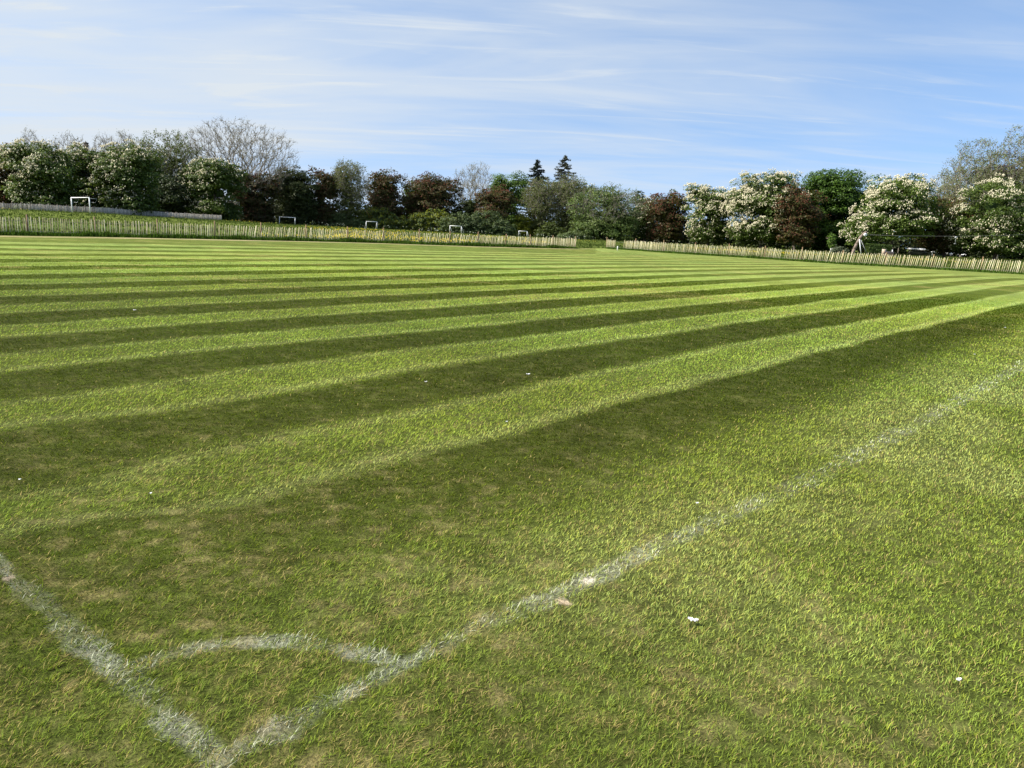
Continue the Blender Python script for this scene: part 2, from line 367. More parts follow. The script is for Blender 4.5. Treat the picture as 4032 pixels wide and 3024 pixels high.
# ------------------------------------------------------------------ blades of the sward
SDIR = np.array([.66, .75])
def build_blades():
    g = np.random.default_rng(4)
    R0, R1, RK, DN, EX = 1.55, 36.0, 2.6, 17000.0, 1.62
    rr = np.linspace(R0, R1, 4000); dens = DN * np.minimum(1, (RK / rr)) ** EX
    cdf = np.cumsum(dens * rr); half = math.radians(41)
    total = int(np.sum(dens * rr) * (rr[1] - rr[0]) * 2 * half); cdf /= cdf[-1]
    r = np.interp(g.random(total), cdf, rr); th = (g.random(total) * 2 - 1) * half
    X = r * np.sin(th); Y = r * np.cos(th)
    # tufting: pull blades towards clump centres, thin worn ground
    X += (vnoise(X * 26, Y * 26, 1) - .5) * .04; Y += (vnoise(X * 26, Y * 26, 2) - .5) * .04
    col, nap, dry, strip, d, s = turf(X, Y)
    sm, _ = spot_mask(X, Y)
    thin = sstep(fbm(X * 9, Y * 9, 29, 3), .48, .72) * np.clip(.25 + dry, 0, 1)
    keep = g.random(total) > np.maximum(sm * .88, thin * .62)
    pa = {k: paint_amount(X, Y, k) for k in ('side', 'goal', 'arc')}
    sc = np.maximum(r / RK, 1)
    fade = sstep(r, 26, 36)
    n = total
    w = .0021 * sc ** .86 * g.uniform(.7, 1.35, n)
    h = .030 * (1 + (r - 2) * .022) * g.uniform(.55, 1.25, n) * (.75 + .5 * fbm(X * 3.3, Y * 3.3, 55, 2)) * (1 - .75 * fade)
    longb = g.random(n) < .02; h = np.where(longb, h * 1.6, h)
    # lean: with the mower along the band, plus disorder
    disorder = np.interp(r, [2, 5, 12], [.95, .62, .42])
    sgn = np.where(g.random(n) < nap * .9 + .05, 1.0, -1.0)
    lx = SDIR[0] * sgn + g.normal(0, 1, n) * disorder; ly = SDIR[1] * sgn + g.normal(0, 1, n) * disorder
    ln = np.hypot(lx, ly) + 1e-6; lx /= ln; ly /= ln
    tilt = np.clip(g.normal(.80, .28, n), .1, 1.4)
    flat = dry * g.random(n) > .35; tilt = np.where(flat, 1.3, tilt)
    dx = lx * np.sin(tilt); dy = ly * np.sin(tilt); dz = np.cos(tilt)
    # width axis: across the lean, with a twist
    tw = g.normal(0, .7, n); cx = -ly * np.cos(tw) + lx * np.sin(tw) * .5; cy = lx * np.cos(tw) + ly * np.sin(tw) * .5
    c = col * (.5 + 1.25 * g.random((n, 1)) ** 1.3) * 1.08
    c = c * np.where(g.random(n)[:, None] < .3, np.array([[1.18, 1.05, .8]]), np.array([[1, 1, 1.0]]))
    isdry = g.random(n) < np.clip(dry * .72 + .03, 0, 1)
    c = np.where(isdry[:, None], STRAW * g.uniform(.55, 1.3, (n, 1)), c)
    bz = terrain(X, Y) + (fbm(X * 1.3, Y * 1.3, 77, 3) - .5) * .02 * sstep(r, .5, 2) - .004
    V = np.empty((n, 5, 3))
    hw = w / 2
    mid = .55
    for j, (sg, f, wf) in enumerate(((-1, 0, 1), (1, 0, 1), (1, mid, .85), (-1, mid, .85), (0, 1, 0))):
        bend = f * f
        V[:, j, 0] = X + sg * hw * wf * cx + dx * h * bend * .55 + dx * h * f * .62
        V[:, j, 1] = Y + sg * hw * wf * cy + dy * h * bend * .55 + dy * h * f * .62
        V[:, j, 2] = bz + h * f * (dz * .75 + .25) * (1 - .25 * bend)
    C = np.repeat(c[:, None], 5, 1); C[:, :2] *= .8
    def emit(name, sel, mat, cc):
        v = V[sel].reshape(-1, 3); k = sel.sum(); b = (np.arange(k) * 5)[:, None]
        return mesh_obj(name, v, [b + np.array([[0, 1, 2, 3]]), b + np.array([[3, 2, 4]])], mat, None, cc[sel].reshape(-1, 3))
    used = np.zeros(n, bool)
    for key, nm in (('side', 'touchline'), ('goal', 'goal_line'), ('arc', 'corner_arc')):
        sel = keep & ~used & (g.random(n) < pa[key] * .80)
        used |= sel
        wc = np.repeat((np.array([[.56, .56, .47]]) * g.uniform(.6, 1.3, (n, 1)))[:, None], 5, 1)
        wc = wc * .66 + C * .40
        tag(emit(nm, sel, M_paint, np.clip(wc, 0, .85)), kind='structure')
    tag(emit('mown_grass', keep & ~used, M_blade, C), 'short mown grass blades covering the striped pitch', 'grass', kind='stuff')
build_blades()

# rank grass along the fence feet
def long_grass(name, poly, label, n_per_m, hgt, front, seed):
    g = np.random.default_rng(seed); Ps = []
    for a, b in zip(poly[:-1], poly[1:]):
        k = int(np.linalg.norm(b - a) * n_per_m); t = g.random(k)
        Ps.append(a + (b - a) * t[:, None])
    P = np.concatenate(Ps); n = len(P)
    P[:, 1] += g.normal(-.12 - front, .30, n); P[:, 0] += g.normal(0, .2, n)
    h = hgt * g.uniform(.4, 1.2, n) * (.35 + 1.25 * fbm(P[:, 0] * .55, P[:, 1] * .55, seed, 3))
    a = g.random(n) * 6.283; tl = g.normal(.4, .25, n)
    w = .035 * g.uniform(.6, 1.4, n)
    D = np.stack([np.cos(a) * np.sin(tl), np.sin(a) * np.sin(tl), np.cos(tl)], 1) * h[:, None]
    Wd = np.stack([-np.sin(a), np.cos(a), 0 * a], 1) * w[:, None]
    V = np.stack([P - Wd, P + Wd, P + D * .6 + Wd * .7, P + D * .6 - Wd * .7, P + D], 1); V[:, :2, 2] -= .02
    c = np.array((.060, .105, .018)) * g.uniform(.6, 1.5, (n, 1))
    b = (np.arange(n) * 5)[:, None]
    tag(mesh_obj(name, V.reshape(-1, 3), [b + np.array([[0, 1, 2, 3]]), b + np.array([[3, 2, 4]])], M_blade, None, np.repeat(c, 5, 0)), label, 'grass', kind='stuff')
long_grass('long_grass', PL, 'uncut dark green grass along the foot of the left paling fence', 420, .30, .1, 5)
long_grass('long_grass', PR, 'uncut grass along the foot of the right paling fence', 330, .22, .1, 6)

# meadow tufts and buttercups past the fences
def scatter_meadow(n, seed, dmin, dmax, tmin=-.80, tmax=.85, p=1.0):
    g = np.random.default_rng(seed)
    t = g.uniform(tmin, tmax, n); d = dmin + (dmax - dmin) * g.random(n) ** p
    Y = fence_depth(t) + d; return g, t * Y, Y, d, t
def meadow():
    g, X, Y, d, t = scatter_meadow(70000, 8, .5, 150, p=1.1)
    sel = Y < 215; X, Y = X[sel], Y[sel]; n = len(X)
    Z = terrain(X, Y); h = g.uniform(.06, .30, n) * (.3 + 1.3 * fbm(X * .2, Y * .2, 14, 3)) ** 1.4; w = .10 * g.uniform(.6, 1.5, n)
    a = g.random(n) * 6.283
    P = np.stack([X, Y, Z - .02], 1); Wd = np.stack([np.cos(a), np.sin(a) * .3, 0 * a], 1) * w[:, None]
    tip = P + np.stack([g.normal(0, .08, n), g.normal(0, .08, n), h], 1)
    V = np.stack([P - Wd, P + Wd, tip], 1)
    c = lerp((.055, .085, .018), (.12, .145, .042), g.random(n))
    tag(mesh_obj('meadow_grass', V.reshape(-1, 3), np.arange(n * 3).reshape(-1, 3), M_blade, None, np.repeat(c, 3, 0)), 'rough meadow grass beyond the paling fences', 'grass', kind='stuff')
    # buttercups
    g, X, Y, d, t = scatter_meadow(90000, 18, 6, 140, p=1.0)
    pat = fbm(X * .09, Y * .035, 27, 3) + .16 * np.exp(-((t + .22) / .16) ** 2) - .10 * sstep(-t, .45, .6) - .05 * sstep(t, .2, .4)
    sel = (pat > .645) & (g.random(len(X)) < .6 * np.exp(-d / 45)) & (Y < 170)
    X, Y = X[sel], Y[sel]; n = len(X)
    Z = terrain(X, Y) + g.uniform(.16, .38, n); r = g.uniform(.025, .055, n)
    ang = np.arange(6) / 6 * 2 * math.pi
    V = np.stack([X[:, None] + r[:, None] * np.cos(ang), Y[:, None] + r[:, None] * np.sin(ang) * .8, Z[:, None] + r[:, None] * np.sin(ang) * .6 + 0 * ang], -1)
    c = np.array((.66, .50, .03)) * g.uniform(.75, 1.15, (n, 1))
    tag(mesh_obj('buttercups', V.reshape(-1, 3), np.arange(n * 6).reshape(-1, 6), M_petal, None, np.repeat(c, 6, 0)), 'yellow buttercups flowering in patches across the meadow', 'flowers', kind='stuff')
    # cow parsley along the far hedge foot
    g = np.random.default_rng(31); n = 350
    px = g.uniform(1200, 3400, n); X = np.empty(n); Y = g.uniform(196, 207, n)
    for i in range(n): X[i] = at(px[i], 900, Y[i])[0]
    s_ = fbm(X * .12, Y * .1, 3, 2) > .5; X, Y = X[s_], Y[s_]; n = len(X)
    Z = terrain(X, Y) + g.uniform(.3, 1.0, n); r = g.uniform(.06, .13, n)
    V = np.stack([X[:, None] + r[:, None] * np.cos(ang), Y[:, None] + r[:, None] * np.sin(ang), Z[:, None] + r[:, None] * np.sin(ang) * .5 + 0 * ang], -1)
    tag(mesh_obj('cow_parsley', V.reshape(-1, 3), np.arange(n * 6).reshape(-1, 6), M_petal, None, np.tile((.36, .40, .30), (n * 6, 1))), 'white cow parsley heads at the foot of the far hedge', 'flowers', kind='stuff')
meadow()

# ------------------------------------------------------------------ paling fences
def paling(name, P, lean, spacing, hgt, cols, label, group, width=.030, skip=(), post_h=1.30, post_r=.05, mpost=M_post, seed=1, tone=None, open_upto=None):
    g = random.Random(seed); root = empty(name, P[0]); tag(root, label, 'fence', group)
    for i, p in enumerate(P):
        mb = MB(); dx, dy = g.uniform(-.05, .06), g.uniform(-.03, .03)
        ph = post_h * g.uniform(.95, 1.05)
        mb.tube([p + [0, 0, -.1], p + [dx * .5, dy * .5, ph * .5], p + [dx, dy, ph]], [post_r, post_r, post_r * .97], 8)
        mb.build('post', mpost, root)
    for i in range(len(P) - 1):
        a, b = P[i], P[i + 1]; L = np.linalg.norm(b - a); u = (b - a) / L; nrm = np.array([u[1], -u[0], 0])
        sp = spacing if not callable(spacing) else spacing(i)
        k = max(2, int(L / sp)); mb = MB(); l0 = lean(i); l1 = lean(i + .99); sag = g.uniform(.0, .05)
        for j in range(k):
            f = (j + .5 + g.uniform(-.22, .22)) / k
            if any(s0 == i and fa < f < fb for s0, fa, fb in skip): continue
            q = a + (b - a) * f + nrm * (.06 + g.uniform(-.012, .012))
            q[2] = (a[2] + (b[2] - a[2]) * f)
            le = l0 + (l1 - l0) * f + g.gauss(0, .025); h = hgt * g.uniform(.93, 1.05) - sag * math.sin(f * math.pi)
            c = np.array(cols[g.randrange(len(cols))]) * g.uniform(.75, 1.2)
            w = width * g.uniform(.75, 1.3)
            tip = q + u * math.sin(le) * h + nrm * g.uniform(-.02, .02); tip[2] = q[2] + math.cos(le) * h
            mid = (q + tip) / 2 + u * g.uniform(-.018, .018) + nrm * g.uniform(-.012, .012)
            mb.tube([q + [0, 0, -.03 + g.uniform(0, .06)], mid, tip - (tip - q) * .05, tip], [w * .5, w * .52, w * .48, w * .12], 5, c)
        mb.build('paling_panel', M_picket, root)
        wb = MB()
        for hh in (.22, .80):
            z0 = np.array([0, 0, hgt * hh]); l = lean(i) * hgt * hh
            wb.tube([a + z0 + nrm * .04, (a + b) / 2 + z0 + nrm * .07 + [0, 0, -sag], b + z0 + nrm * .04], .005, 4)
        wb.build('wire', M_wire, root)
    return root
PALE = [(.62, .54, .33), (.70, .62, .40), (.55, .47, .27), (.74, .67, .45), (.46, .39, .23)]
_ll = [.0, -.02, .0, .02, .03, .19, .12, .13, .15, .13, .16, .20, .12, .22, .07, .05]
_lr = [.08, .10, .09, .15, .14, .16, .14, .19, .16, .17, .18, .08, .06]
def interp_list(l): return lambda i: float(np.interp(i, range(len(l)), l))
paling('paling_fence', PL, interp_list(_ll), .160, 1.10, PALE, 'long pale wooden paling fence behind the pitch, from the left edge to the gap', 'paling fences round the pitch', width=.042, seed=3)
paling('paling_fence', PR, interp_list([v * .8 for v in _lr]), .152, 1.10, PALE, 'pale leaning paling fence right of the gap, running to the right edge', 'paling fences round the pitch', width=.046,
       skip=((0, .34, .62), (5, .44, .53), (9, .3, .36)), seed=5)
# grey old fence far left: corners in the photo -> posts every ~2.6 m
_gx = np.linspace(-60, 870, 27)
GREY = []
for x in _gx:
    Y = float(np.interp(x, [-60, 0, 360, 870], [119, 124, 141, 178])); p = at(x, 800, Y); GREY.append(np.array([p[0], Y, float(terrain(p[0], Y))]))
GREY = np.array(GREY)
GC = [(.52, .46, .39), (.60, .53, .45), (.44, .38, .32), (.66, .59, .51), (.33, .28, .24)]
paling('paling_fence', GREY, lambda i: .02 * math.sin(i * 1.7), lambda i: .125 if i < 5 else .066, 1.12, GC,
       'weathered grey close-set paling fence far behind under the left trees', 'paling fences round the pitch', width=.055, post_h=1.32, post_r=.06,
       mpost=rough_mat('old_grey_post', (.12, .09, .07), 8, .3, .9, .4), seed=9)
# stub of a marker post in the gap
mp_ = gnd(2431, 986); mb = MB(); mb.tube([mp_ + [0, 0, -.05], mp_ + [0, 0, .42], mp_ + [.01, 0, .46]], [.055, .055, .03], 8)
tag(mb.build('marker_post', M_white), 'short white marker post at the start of the right paling fence', 'post')

# ------------------------------------------------------------------ goals
def goal(xl, xr, ybl, ybr, Yl, Yr, h, back, label, r=.072):
    a = at(xl, ybl, Yl); b = at(xr, ybr, Yr); a[2] = terrain(a[0], a[1]); b[2] = terrain(b[0], b[1])
    root = empty('football_goal', a); tag(root, label, 'goal', 'football goals in the meadow')
    up = np.array([0, 0, h]); bk = np.array([back[0], back[1], 0.0])
    for p in (a, b):
        mb = MB(); mb.tube([p + [0, 0, -.05], p + up], r, 10); mb.build('post', M_white, root)
    u = (b - a) / np.linalg.norm(b - a)
    mb = MB(); mb.tube([a + up - u * r, b + up + u * r], r, 10); mb.build('crossbar', M_white, root)
    for p in (a, b):
        mb = MB(); q = p + bk; q[2] = terrain(q[0], q[1]) + .04
        mb.tube([p + up * .97 - u * 0, q], r * .75, 8); mb.tube([p + [0, 0, .05], q], r * .6, 8); mb.build('brace', M_white, root)
    return root, a, b, up
goal(1101, 1162, 880, 882, 195, 195, 1.74, (-.55, 1.1), 'small white goal standing under the dark pine, braces leaning left')
goal(1442, 1484, 898, 900, 205, 205, 1.83, (-.55, .9), 'small white goal before the hedge, braces leaning left, left of the hedge middle')
goal(1771, 1816, 915, 918, 205, 205, 1.83, (.65, .9), 'small white goal before the hedge middle, braces leaning right, the wider of two')
goal(2042, 2075, 928, 930, 210, 210, 1.46, (.60, .9), 'smallest white goal before the yellow-green bush, its braces leaning right')
# full-size goal seen at a slant
a = at(284, 832, 135); b = at(355, 839, 128.6)
a[2] = terrain(a[0], a[1]); b[2] = terrain(b[0], b[1])
root = empty('football_goal', a); tag(root, 'tall white goal seen at a slant before the grey far fence', 'goal', 'football goals in the meadow')
for p in (a, b):
    mb = MB(); mb.tube([p + [0, 0, -.05], p + [0, 0, 2.5]], .085, 10); mb.build('post', M_white, root)
u = (b - a) / np.linalg.norm(b - a)
mb = MB(); mb.tube([a + [0, 0, 2.5] - u * .07, b + [0, 0, 2.5] + u * .07], .072, 10); mb.build('crossbar', M_white, root)
for p in (a, b):
    mb = MB(); k = np.array([.95, .5, 0])
    mb.tube([p + [0, 0, 2.38], p + k + [0, 0, 2.36], p + k * .97 + [.06, 0, 2.2], p + k * .75 + [0, 0, 1.72], p + [0, 0, 1.78]], .03, 6); mb.build('net_support', M_greymetal, root)

# ------------------------------------------------------------------ trees
def leaves_at(g, P, Nrm, size, col):
    n = len(P); Nrm = Nrm / (np.linalg.norm(Nrm, axis=1, keepdims=True) + 1e-9)
    a = np.cross(Nrm, g.normal(0, 1, (n, 3))); a /= (np.linalg.norm(a, axis=1, keepdims=True) + 1e-9); b = np.cross(Nrm, a)
    s = (size * g.uniform(.6, 1.35, n))[:, None]
    V = np.stack([P - a * s * .5, P + b * s * .34 + Nrm * s * .06, P + a * s * .5 - Nrm * s * .08, P - b * s * .34 + Nrm * s * .06], 1)
    return V.reshape(-1, 3), np.repeat(col, 4, 0)
def rand_dir(g, n):
    v = g.normal(0, 1, (n, 3)); return v / np.linalg.norm(v, axis=1, keepdims=True)

def make_crown(g, lobes, leaf, density, c1, c2, mixp, layered=0.0, clump_r=.23, hole=.0):
    """lobes: (cx,cy,cz,rx,ry,rz). returns leaf verts, colours, and the clump centres"""
    Vs, Cs, Cl = [], [], []
    for (cx, cy, cz, rx, ry, rz) in lobes:
        area = 4 * math.pi * ((rx * ry) ** 1.6 / 3 + (rx * rz) ** 1.6 / 3 + (ry * rz) ** 1.6 / 3) ** (1 / 1.6)
        rc = clump_r * (rx * ry * rz) ** (1 / 3)
        nc = int(area / (rc * rc * 1.9)); D = rand_dir(g, nc); D = D / ((np.abs(D) ** 2.7).sum(1, keepdims=True)) ** (1 / 2.7)
        f = g.uniform(.62, .99, nc); f[g.random(nc) < .15] *= .55
        lump = 1 + .16 * (fbm(D[:, 0] * 2.2 + cx, D[:, 2] * 2.2 + cz + D[:, 1], int(abs(cx * 7 + cz * 3)) % 97, 2) - .5) * 2
        C = np.array([cx, cy, cz]) + D * np.array([rx, ry, rz]) * (f * lump)[:, None]
        if layered: C[:, 2] += g.normal(0, .3, nc)
        for c, dd in zip(C, D):
            if g.random() < hole: continue
            r = rc * g.uniform(.6, 1.3); k = int(density * r * r / (leaf * leaf) * 6.0)
            if k < 3: continue
            q = rand_dir(g, k); q[:, 2] = np.where(q[:, 2] < -.35, -q[:, 2], q[:, 2])
            fz = .42 if layered else .72
            P = c + q * np.array([1.15, 1.15, fz]) * (r * g.random(k) ** .4)[:, None]
            Nn = q * .7 + dd * .5 + np.array([0, 0, .45]) + g.normal(0, .5, (k, 3))
            tone = g.uniform(.78, 1.22); m = (g.random(k) < mixp * g.uniform(.3, 1.7))[:, None]
            col = np.where(m, np.array(c2), np.array(c1)) * tone * g.uniform(.75, 1.3, (k, 1))
            v, cc = leaves_at(g, P, Nn, leaf, col); Vs.append(v); Cs.append(cc); Cl.append((c, r, dd))
        k = int(70 * density); P = np.array([cx, cy, cz]) + rand_dir(g, k) * np.array([rx, ry, rz]) * (.62 * g.random(k) ** .5)[:, None]
        v, cc = leaves_at(g, P, g.normal(0, 1, (k, 3)), .30 * (rx * ry * rz) ** (1 / 3), np.array(c1) * g.uniform(.8, 1.2, (k, 1))); Vs.append(v); Cs.append(cc)
    return np.concatenate(Vs), np.concatenate(Cs), Cl

def candles(g, clumps, n, size, col, zmin, side=None):
    """upright flower spikes in uneven drifts on the outer faces of the clumps"""
    V, C = [], []
    outer = [c for c in clumps if c[2][2] > -.75]
    ctr = np.array([c[0] for c in outer]); hi = (ctr[:, 2] - ctr[:, 2].min()) / (np.ptp(ctr[:, 2]) + 1e-6)
    sunny = np.array([c[2] @ np.array([-.75, -.35, .55]) for c in outer])
    wt = g.random(len(outer)) ** 1.6 * np.clip(.30 + .35 * hi + .75 * sunny, .06, None) * np.array([c[1] for c in outer]) ** 2
    pick = g.choice(len(outer), int(n * 4.2), p=wt / wt.sum())
    for i in pick:
        c, r, dd = outer[i]
        q = rand_dir(g, 1)[0] * .7 + dd * .9 + np.array([0, 0, .4]); q /= np.linalg.norm(q)
        p = c + q * np.array([1.2, 1.2, .85]) * r * g.uniform(.9, 1.2)
        if p[2] < zmin: continue
        s = size * g.uniform(.45, 1.3); w = s * .42
        base = p + [g.normal(0, .03), g.normal(0, .03), 0]
        V.append(np.array([base, base + [w, 0, s * .3], base + [0, w, s * .3], base + [-w, 0, s * .3], base + [0, -w, s * .3], base + [g.normal(0, .04), 0, s]]))
        C.append(np.tile(np.array(col) * g.uniform(.6, 1.1), (6, 1)))
    n = len(V); b = (np.arange(n) * 6)[:, None]
    F = np.concatenate([b + np.array([[0, 2, 1]]), b + np.array([[0, 3, 2]]), b + np.array([[0, 4, 3]]), b + np.array([[0, 1, 4]]), b + np.array([[5, 1, 2]]), b + np.array([[5, 2, 3]]), b + np.array([[5, 3, 4]]), b + np.array([[5, 4, 1]])])
    return np.concatenate(V), F, np.concatenate(C)

def limb_mesh(g, H, rx, zc, clumps, tr, nl=14):
    P0, P1, A, B = [], [], [], []
    def run(p, q, r0, r1, k=4, wob=.25):
        prev = np.array(p, float)
        for i in range(1, k + 1):
            f = i / k; c = np.array(p) * (1 - f) + np.array(q) * f
            if i < k: c = c + g.normal(0, wob, 3) * [1, 1, .4]
            P0.append(prev); P1.append(c); A.append(r0 + (r1 - r0) * (i - 1) / k); B.append(r0 + (r1 - r0) * f); prev = c
    top = np.array([g.normal(0, .3), g.normal(0, .3), zc])
    run((0, 0, -.3), (0, 0, .5), tr * 1.35, tr, 1); run((0, 0, .5), top, tr, tr * .45, 5, .18)
    for c in [clumps[i] for i in g.integers(0, len(clumps), nl)]:
        f = g.uniform(.35, 1); s = np.array([0, 0, .5]) * (1 - f) + top * f
        run(s, c[0], tr * .38, .04, 4, .3)
    return tubes(P0, P1, A, B, 6)

def skeleton(g, H, W, N, tr, z0=.18, low=.22, mintw=.02, round_=.75, alpha=.35, fork=3, tw=1.0):
    """limbs grown out to points spread through the crown, thick where many twigs hang on them"""
    hw = W / 2
    D = rand_dir(g, N); rad = g.random(N) ** .33
    lump = 1 + .22 * (fbm(D[:, 0] * 2 + 5, D[:, 2] * 2 + D[:, 1], int(H * 13) % 89, 3) - .5) * 2
    zc = H * (low + 1) / 2; T = np.array([0, 0, zc]) + D * np.array([hw, hw, H * (1 - low) / 2]) * (rad * lump)[:, None]
    # limbs rise before they spread
    T = T[T[:, 2] > z0 * H * .8]
    o = np.argsort(np.linalg.norm((T - [0, 0, z0 * H]) / [1, 1, 1.15], axis=1)); T = T[o]
    M = len(T) * 2 + 8; P = np.zeros((M, 3)); par = np.full(M, -1); pl = np.zeros(M); n = 0
    for i in range(5):
        P[n] = (g.normal(0, .08) * i, g.normal(0, .08) * i, -.3 + (z0 * H + .3) * i / 4); par[n] = n - 1; pl[n] = 0; n += 1
    for t in T:
        d = np.linalg.norm(P[4:n] - t, axis=1); slope = (t[2] - P[4:n, 2]) / (d + .1)
        c = d * (1.25 - .35 * slope) + alpha * pl[4:n]; k = 4 + int(np.argmin(c)); L = d[k - 4]
        m = (P[k] + t) / 2 + g.normal(0, .09 * L, 3) + [0, 0, .10 * L]
        P[n] = m; par[n] = k; pl[n] = pl[k] + L / 2; P[n + 1] = t; par[n + 1] = n; pl[n + 1] = pl[k] + L; n += 2
    P = P[:n]; par = par[:n]; cnt = np.zeros(n); has = np.zeros(n, bool); has[par[1:]] = True; cnt[~has] = 1
    for i in range(n - 1, 0, -1): cnt[par[i]] += cnt[i]
    r = np.maximum(tr * (cnt / cnt[0]) ** .5, mintw)
    i = np.arange(1, n); P0, P1, A, B = P[par[i]], P[i], np.minimum(r[par[i]], r[i] * 1.5), r[i]
    tip = P[5:]; td = tip - P[par[5:n]]; td /= np.linalg.norm(td, axis=1, keepdims=True) + 1e-9
    F0, F1 = [], []
    for k in range(fork):
        dd = td + g.normal(0, .55, td.shape) + [0, 0, .35]; dd /= np.linalg.norm(dd, axis=1, keepdims=True)
        F0.append(tip); F1.append(tip + dd * (g.uniform(.45, 1.15, (len(tip), 1)) * tw))
    F0 = np.concatenate(F0); F1 = np.concatenate(F1)
    P0 = np.concatenate([P0, F0]); P1 = np.concatenate([P1, F1]); A = np.concatenate([A, np.full(len(F0), mintw)]); B = np.concatenate([B, np.full(len(F0), mintw * .5)])
    sx = W / (np.percentile(P1[:, 0], 99) - np.percentile(P1[:, 0], 1)); sz = H / np.percentile(P1[:, 2], 99.7)
    S = np.array([sx, sx, sz]); return P0 * S, P1 * S, A, B, F1 * S

KIND = {  # name, leaf colours, mix share, leaf size
    'chestnut': ('chestnut_tree', (.056, .088, .015), (.098, .138, .024), .40),
    'red': ('red_chestnut_tree', (.056, .058, .015), (.095, .056, .026), .42),
    'green': ('broadleaf_tree', (.040, .082, .009), (.072, .13, .016), .4),
    'lime': ('broadleaf_tree', (.060, .110, .016), (.11, .17, .03), .4),
    'olive': ('broadleaf_tree', (.065, .085, .022), (.10, .125, .035), .5),
    'copper': ('copper_beech_tree', (.040, .022, .017), (.06, .032, .024), .4),
    'dark': ('broadleaf_tree', (.028, .042, .013), (.045, .06, .016), .4),
}
def place(cx, top, Y):
    p = at(cx, top, Y); z0 = float(terrain(p[0], Y)); return np.array([p[0], Y, z0]), p[2] - z0
def m_per_px(cx, Y): return abs(at(cx + 50, 850, Y)[0] - at(cx - 50, 850, Y)[0]) / 100

def leaf_tree(kind, cx, top, wpx, Y, label, seed, low=.10, lobes=None, nblos=0, blos=None, bsize=.30, tr=.38, leaf=None, layered=0, group='trees along the edge of the meadow', dens=1.0, hole=.05, clump=.23, colmul=1.0, name=None, lean=0.0):
    g = np.random.default_rng(seed); base, H = place(cx, top, Y); W = wpx * m_per_px(cx, Y)
    nm, c1, c2, lf = KIND[kind]; c1 = np.array(c1) * colmul; c2 = np.array(c2) * colmul
    root = empty(name or nm, base); tag(root, label, 'tree', group)
    hw = W / 2; zb = low * H * .6; zc = (zb + H) / 2; hz = (H - zb) / 2
    if lobes is None:
        lobes = [(0, 0, .05, .88, .86, .92)]
        for k in range(6):
            a = k * 1.05 + g.uniform(-.3, .3); lobes.append((math.cos(a) * .40, math.sin(a) * .44, g.uniform(-.82, -.55), g.uniform(.36, .48), g.uniform(.36, .48), g.uniform(.26, .36)))
        for k in range(7):
            a = k * .9 + g.uniform(0, 6.28); e = g.uniform(-.40, .66)
            lobes.append((math.cos(a) * .48, math.sin(a) * .5, e, g.uniform(.36, .52), g.uniform(.36, .5), g.uniform(.28, .38)))
    LB = [(x * hw + lean * z * hw, y * hw, zc + z * hz, rx * hw, ry * hw, rz * hz) for x, y, z, rx, ry, rz in lobes]
    V, C, cl = make_crown(g, LB, leaf or lf, dens, c1, c2, .3, layered * H, clump, hole)
    V[:, 2] = np.maximum(V[:, 2], .15)
    # fit silhouette to the measured outline
    mx = np.percentile(V[:, 0], 99.5); mn = np.percentile(V[:, 0], .5); zt = np.percentile(V[:, 2], 99.8)
    sx = W / (mx - mn); ox = -(mx + mn) / 2 * sx; sz = (H - zb) / (zt - zb)
    def fit(P):
        P = P.copy(); P[:, 0] = P[:, 0] * sx + ox; P[:, 2] = np.where(P[:, 2] > zb, zb + (P[:, 2] - zb) * sz, P[:, 2]); return P
    V = fit(V); cl = [(fit(c[None])[0], r, d) for c, r, d in cl]
    tv, tf = limb_mesh(g, H, hw, zb + (H - zb) * .6, cl, tr)
    mesh_obj('trunk', tv, tf, M_bark, root, None, True)
    mesh_obj('crown', V, np.arange(len(V)).reshape(-1, 4), M_leaf, root, C)
    if nblos:
        bv, bf, bc = candles(g, cl, nblos, bsize, blos, zb * .9); mesh_obj('blossom', bv, bf, M_petal, root, bc)
    return root

def bare_tree(cx, top, wpx, Y, label, seed, nleaf=1, leafcol=(.20, .19, .10), leafsize=.22, tr=.42, N=520, twig=.022, low=.25, z0=.2, group='trees along the edge of the meadow', name='bare_tree', extra=None, sides=4, barkmat=None, alpha=.5, fork=3):
    g = np.random.default_rng(seed); base, H = place(cx, top, Y); W = wpx * m_per_px(cx, Y)
    root = empty(name, base); tag(root, label, 'tree', group)
    P0, P1, A, B, tp = skeleton(g, H, W, N, tr, z0, low, twig, alpha=alpha, fork=fork)
    v, f = tubes(P0, P1, A, B, sides); mesh_obj('trunk', v, f, barkmat or M_twig, root, None, True)
    Vs, Cs = [], []
    if nleaf:
        src = np.repeat(tp, 4, 0); src = src[g.random(len(src)) < nleaf / 4.0]
        n = len(src); P = src + g.normal(0, .28, (n, 3)); col = np.array(leafcol) * g.uniform(.65, 1.35, (n, 1))
        a, c = leaves_at(g, P, rand_dir(g, n) + [0, 0, .4], leafsize, col); Vs.append(a); Cs.append(c)
    if extra:      # leafy body lower down: (lobes in units of half width/height, colours, leaf size, density)
        lobes, c1, c2, lf, dn = extra
        LB = [(x * W / 2, y * W / 2, z * H, rx * W / 2, ry * W / 2, rz * H) for x, y, z, rx, ry, rz in lobes]
        a, c, _ = make_crown(g, LB, lf, dn, c1, c2, .35, 0, .26, .12); a[:, 2] = np.maximum(a[:, 2], .15); Vs.append(a); Cs.append(c)
    if Vs:
        V = np.concatenate(Vs); mesh_obj('crown', V, np.arange(len(V)).reshape(-1, 4), M_leaf, root, np.concatenate(Cs))
    return root

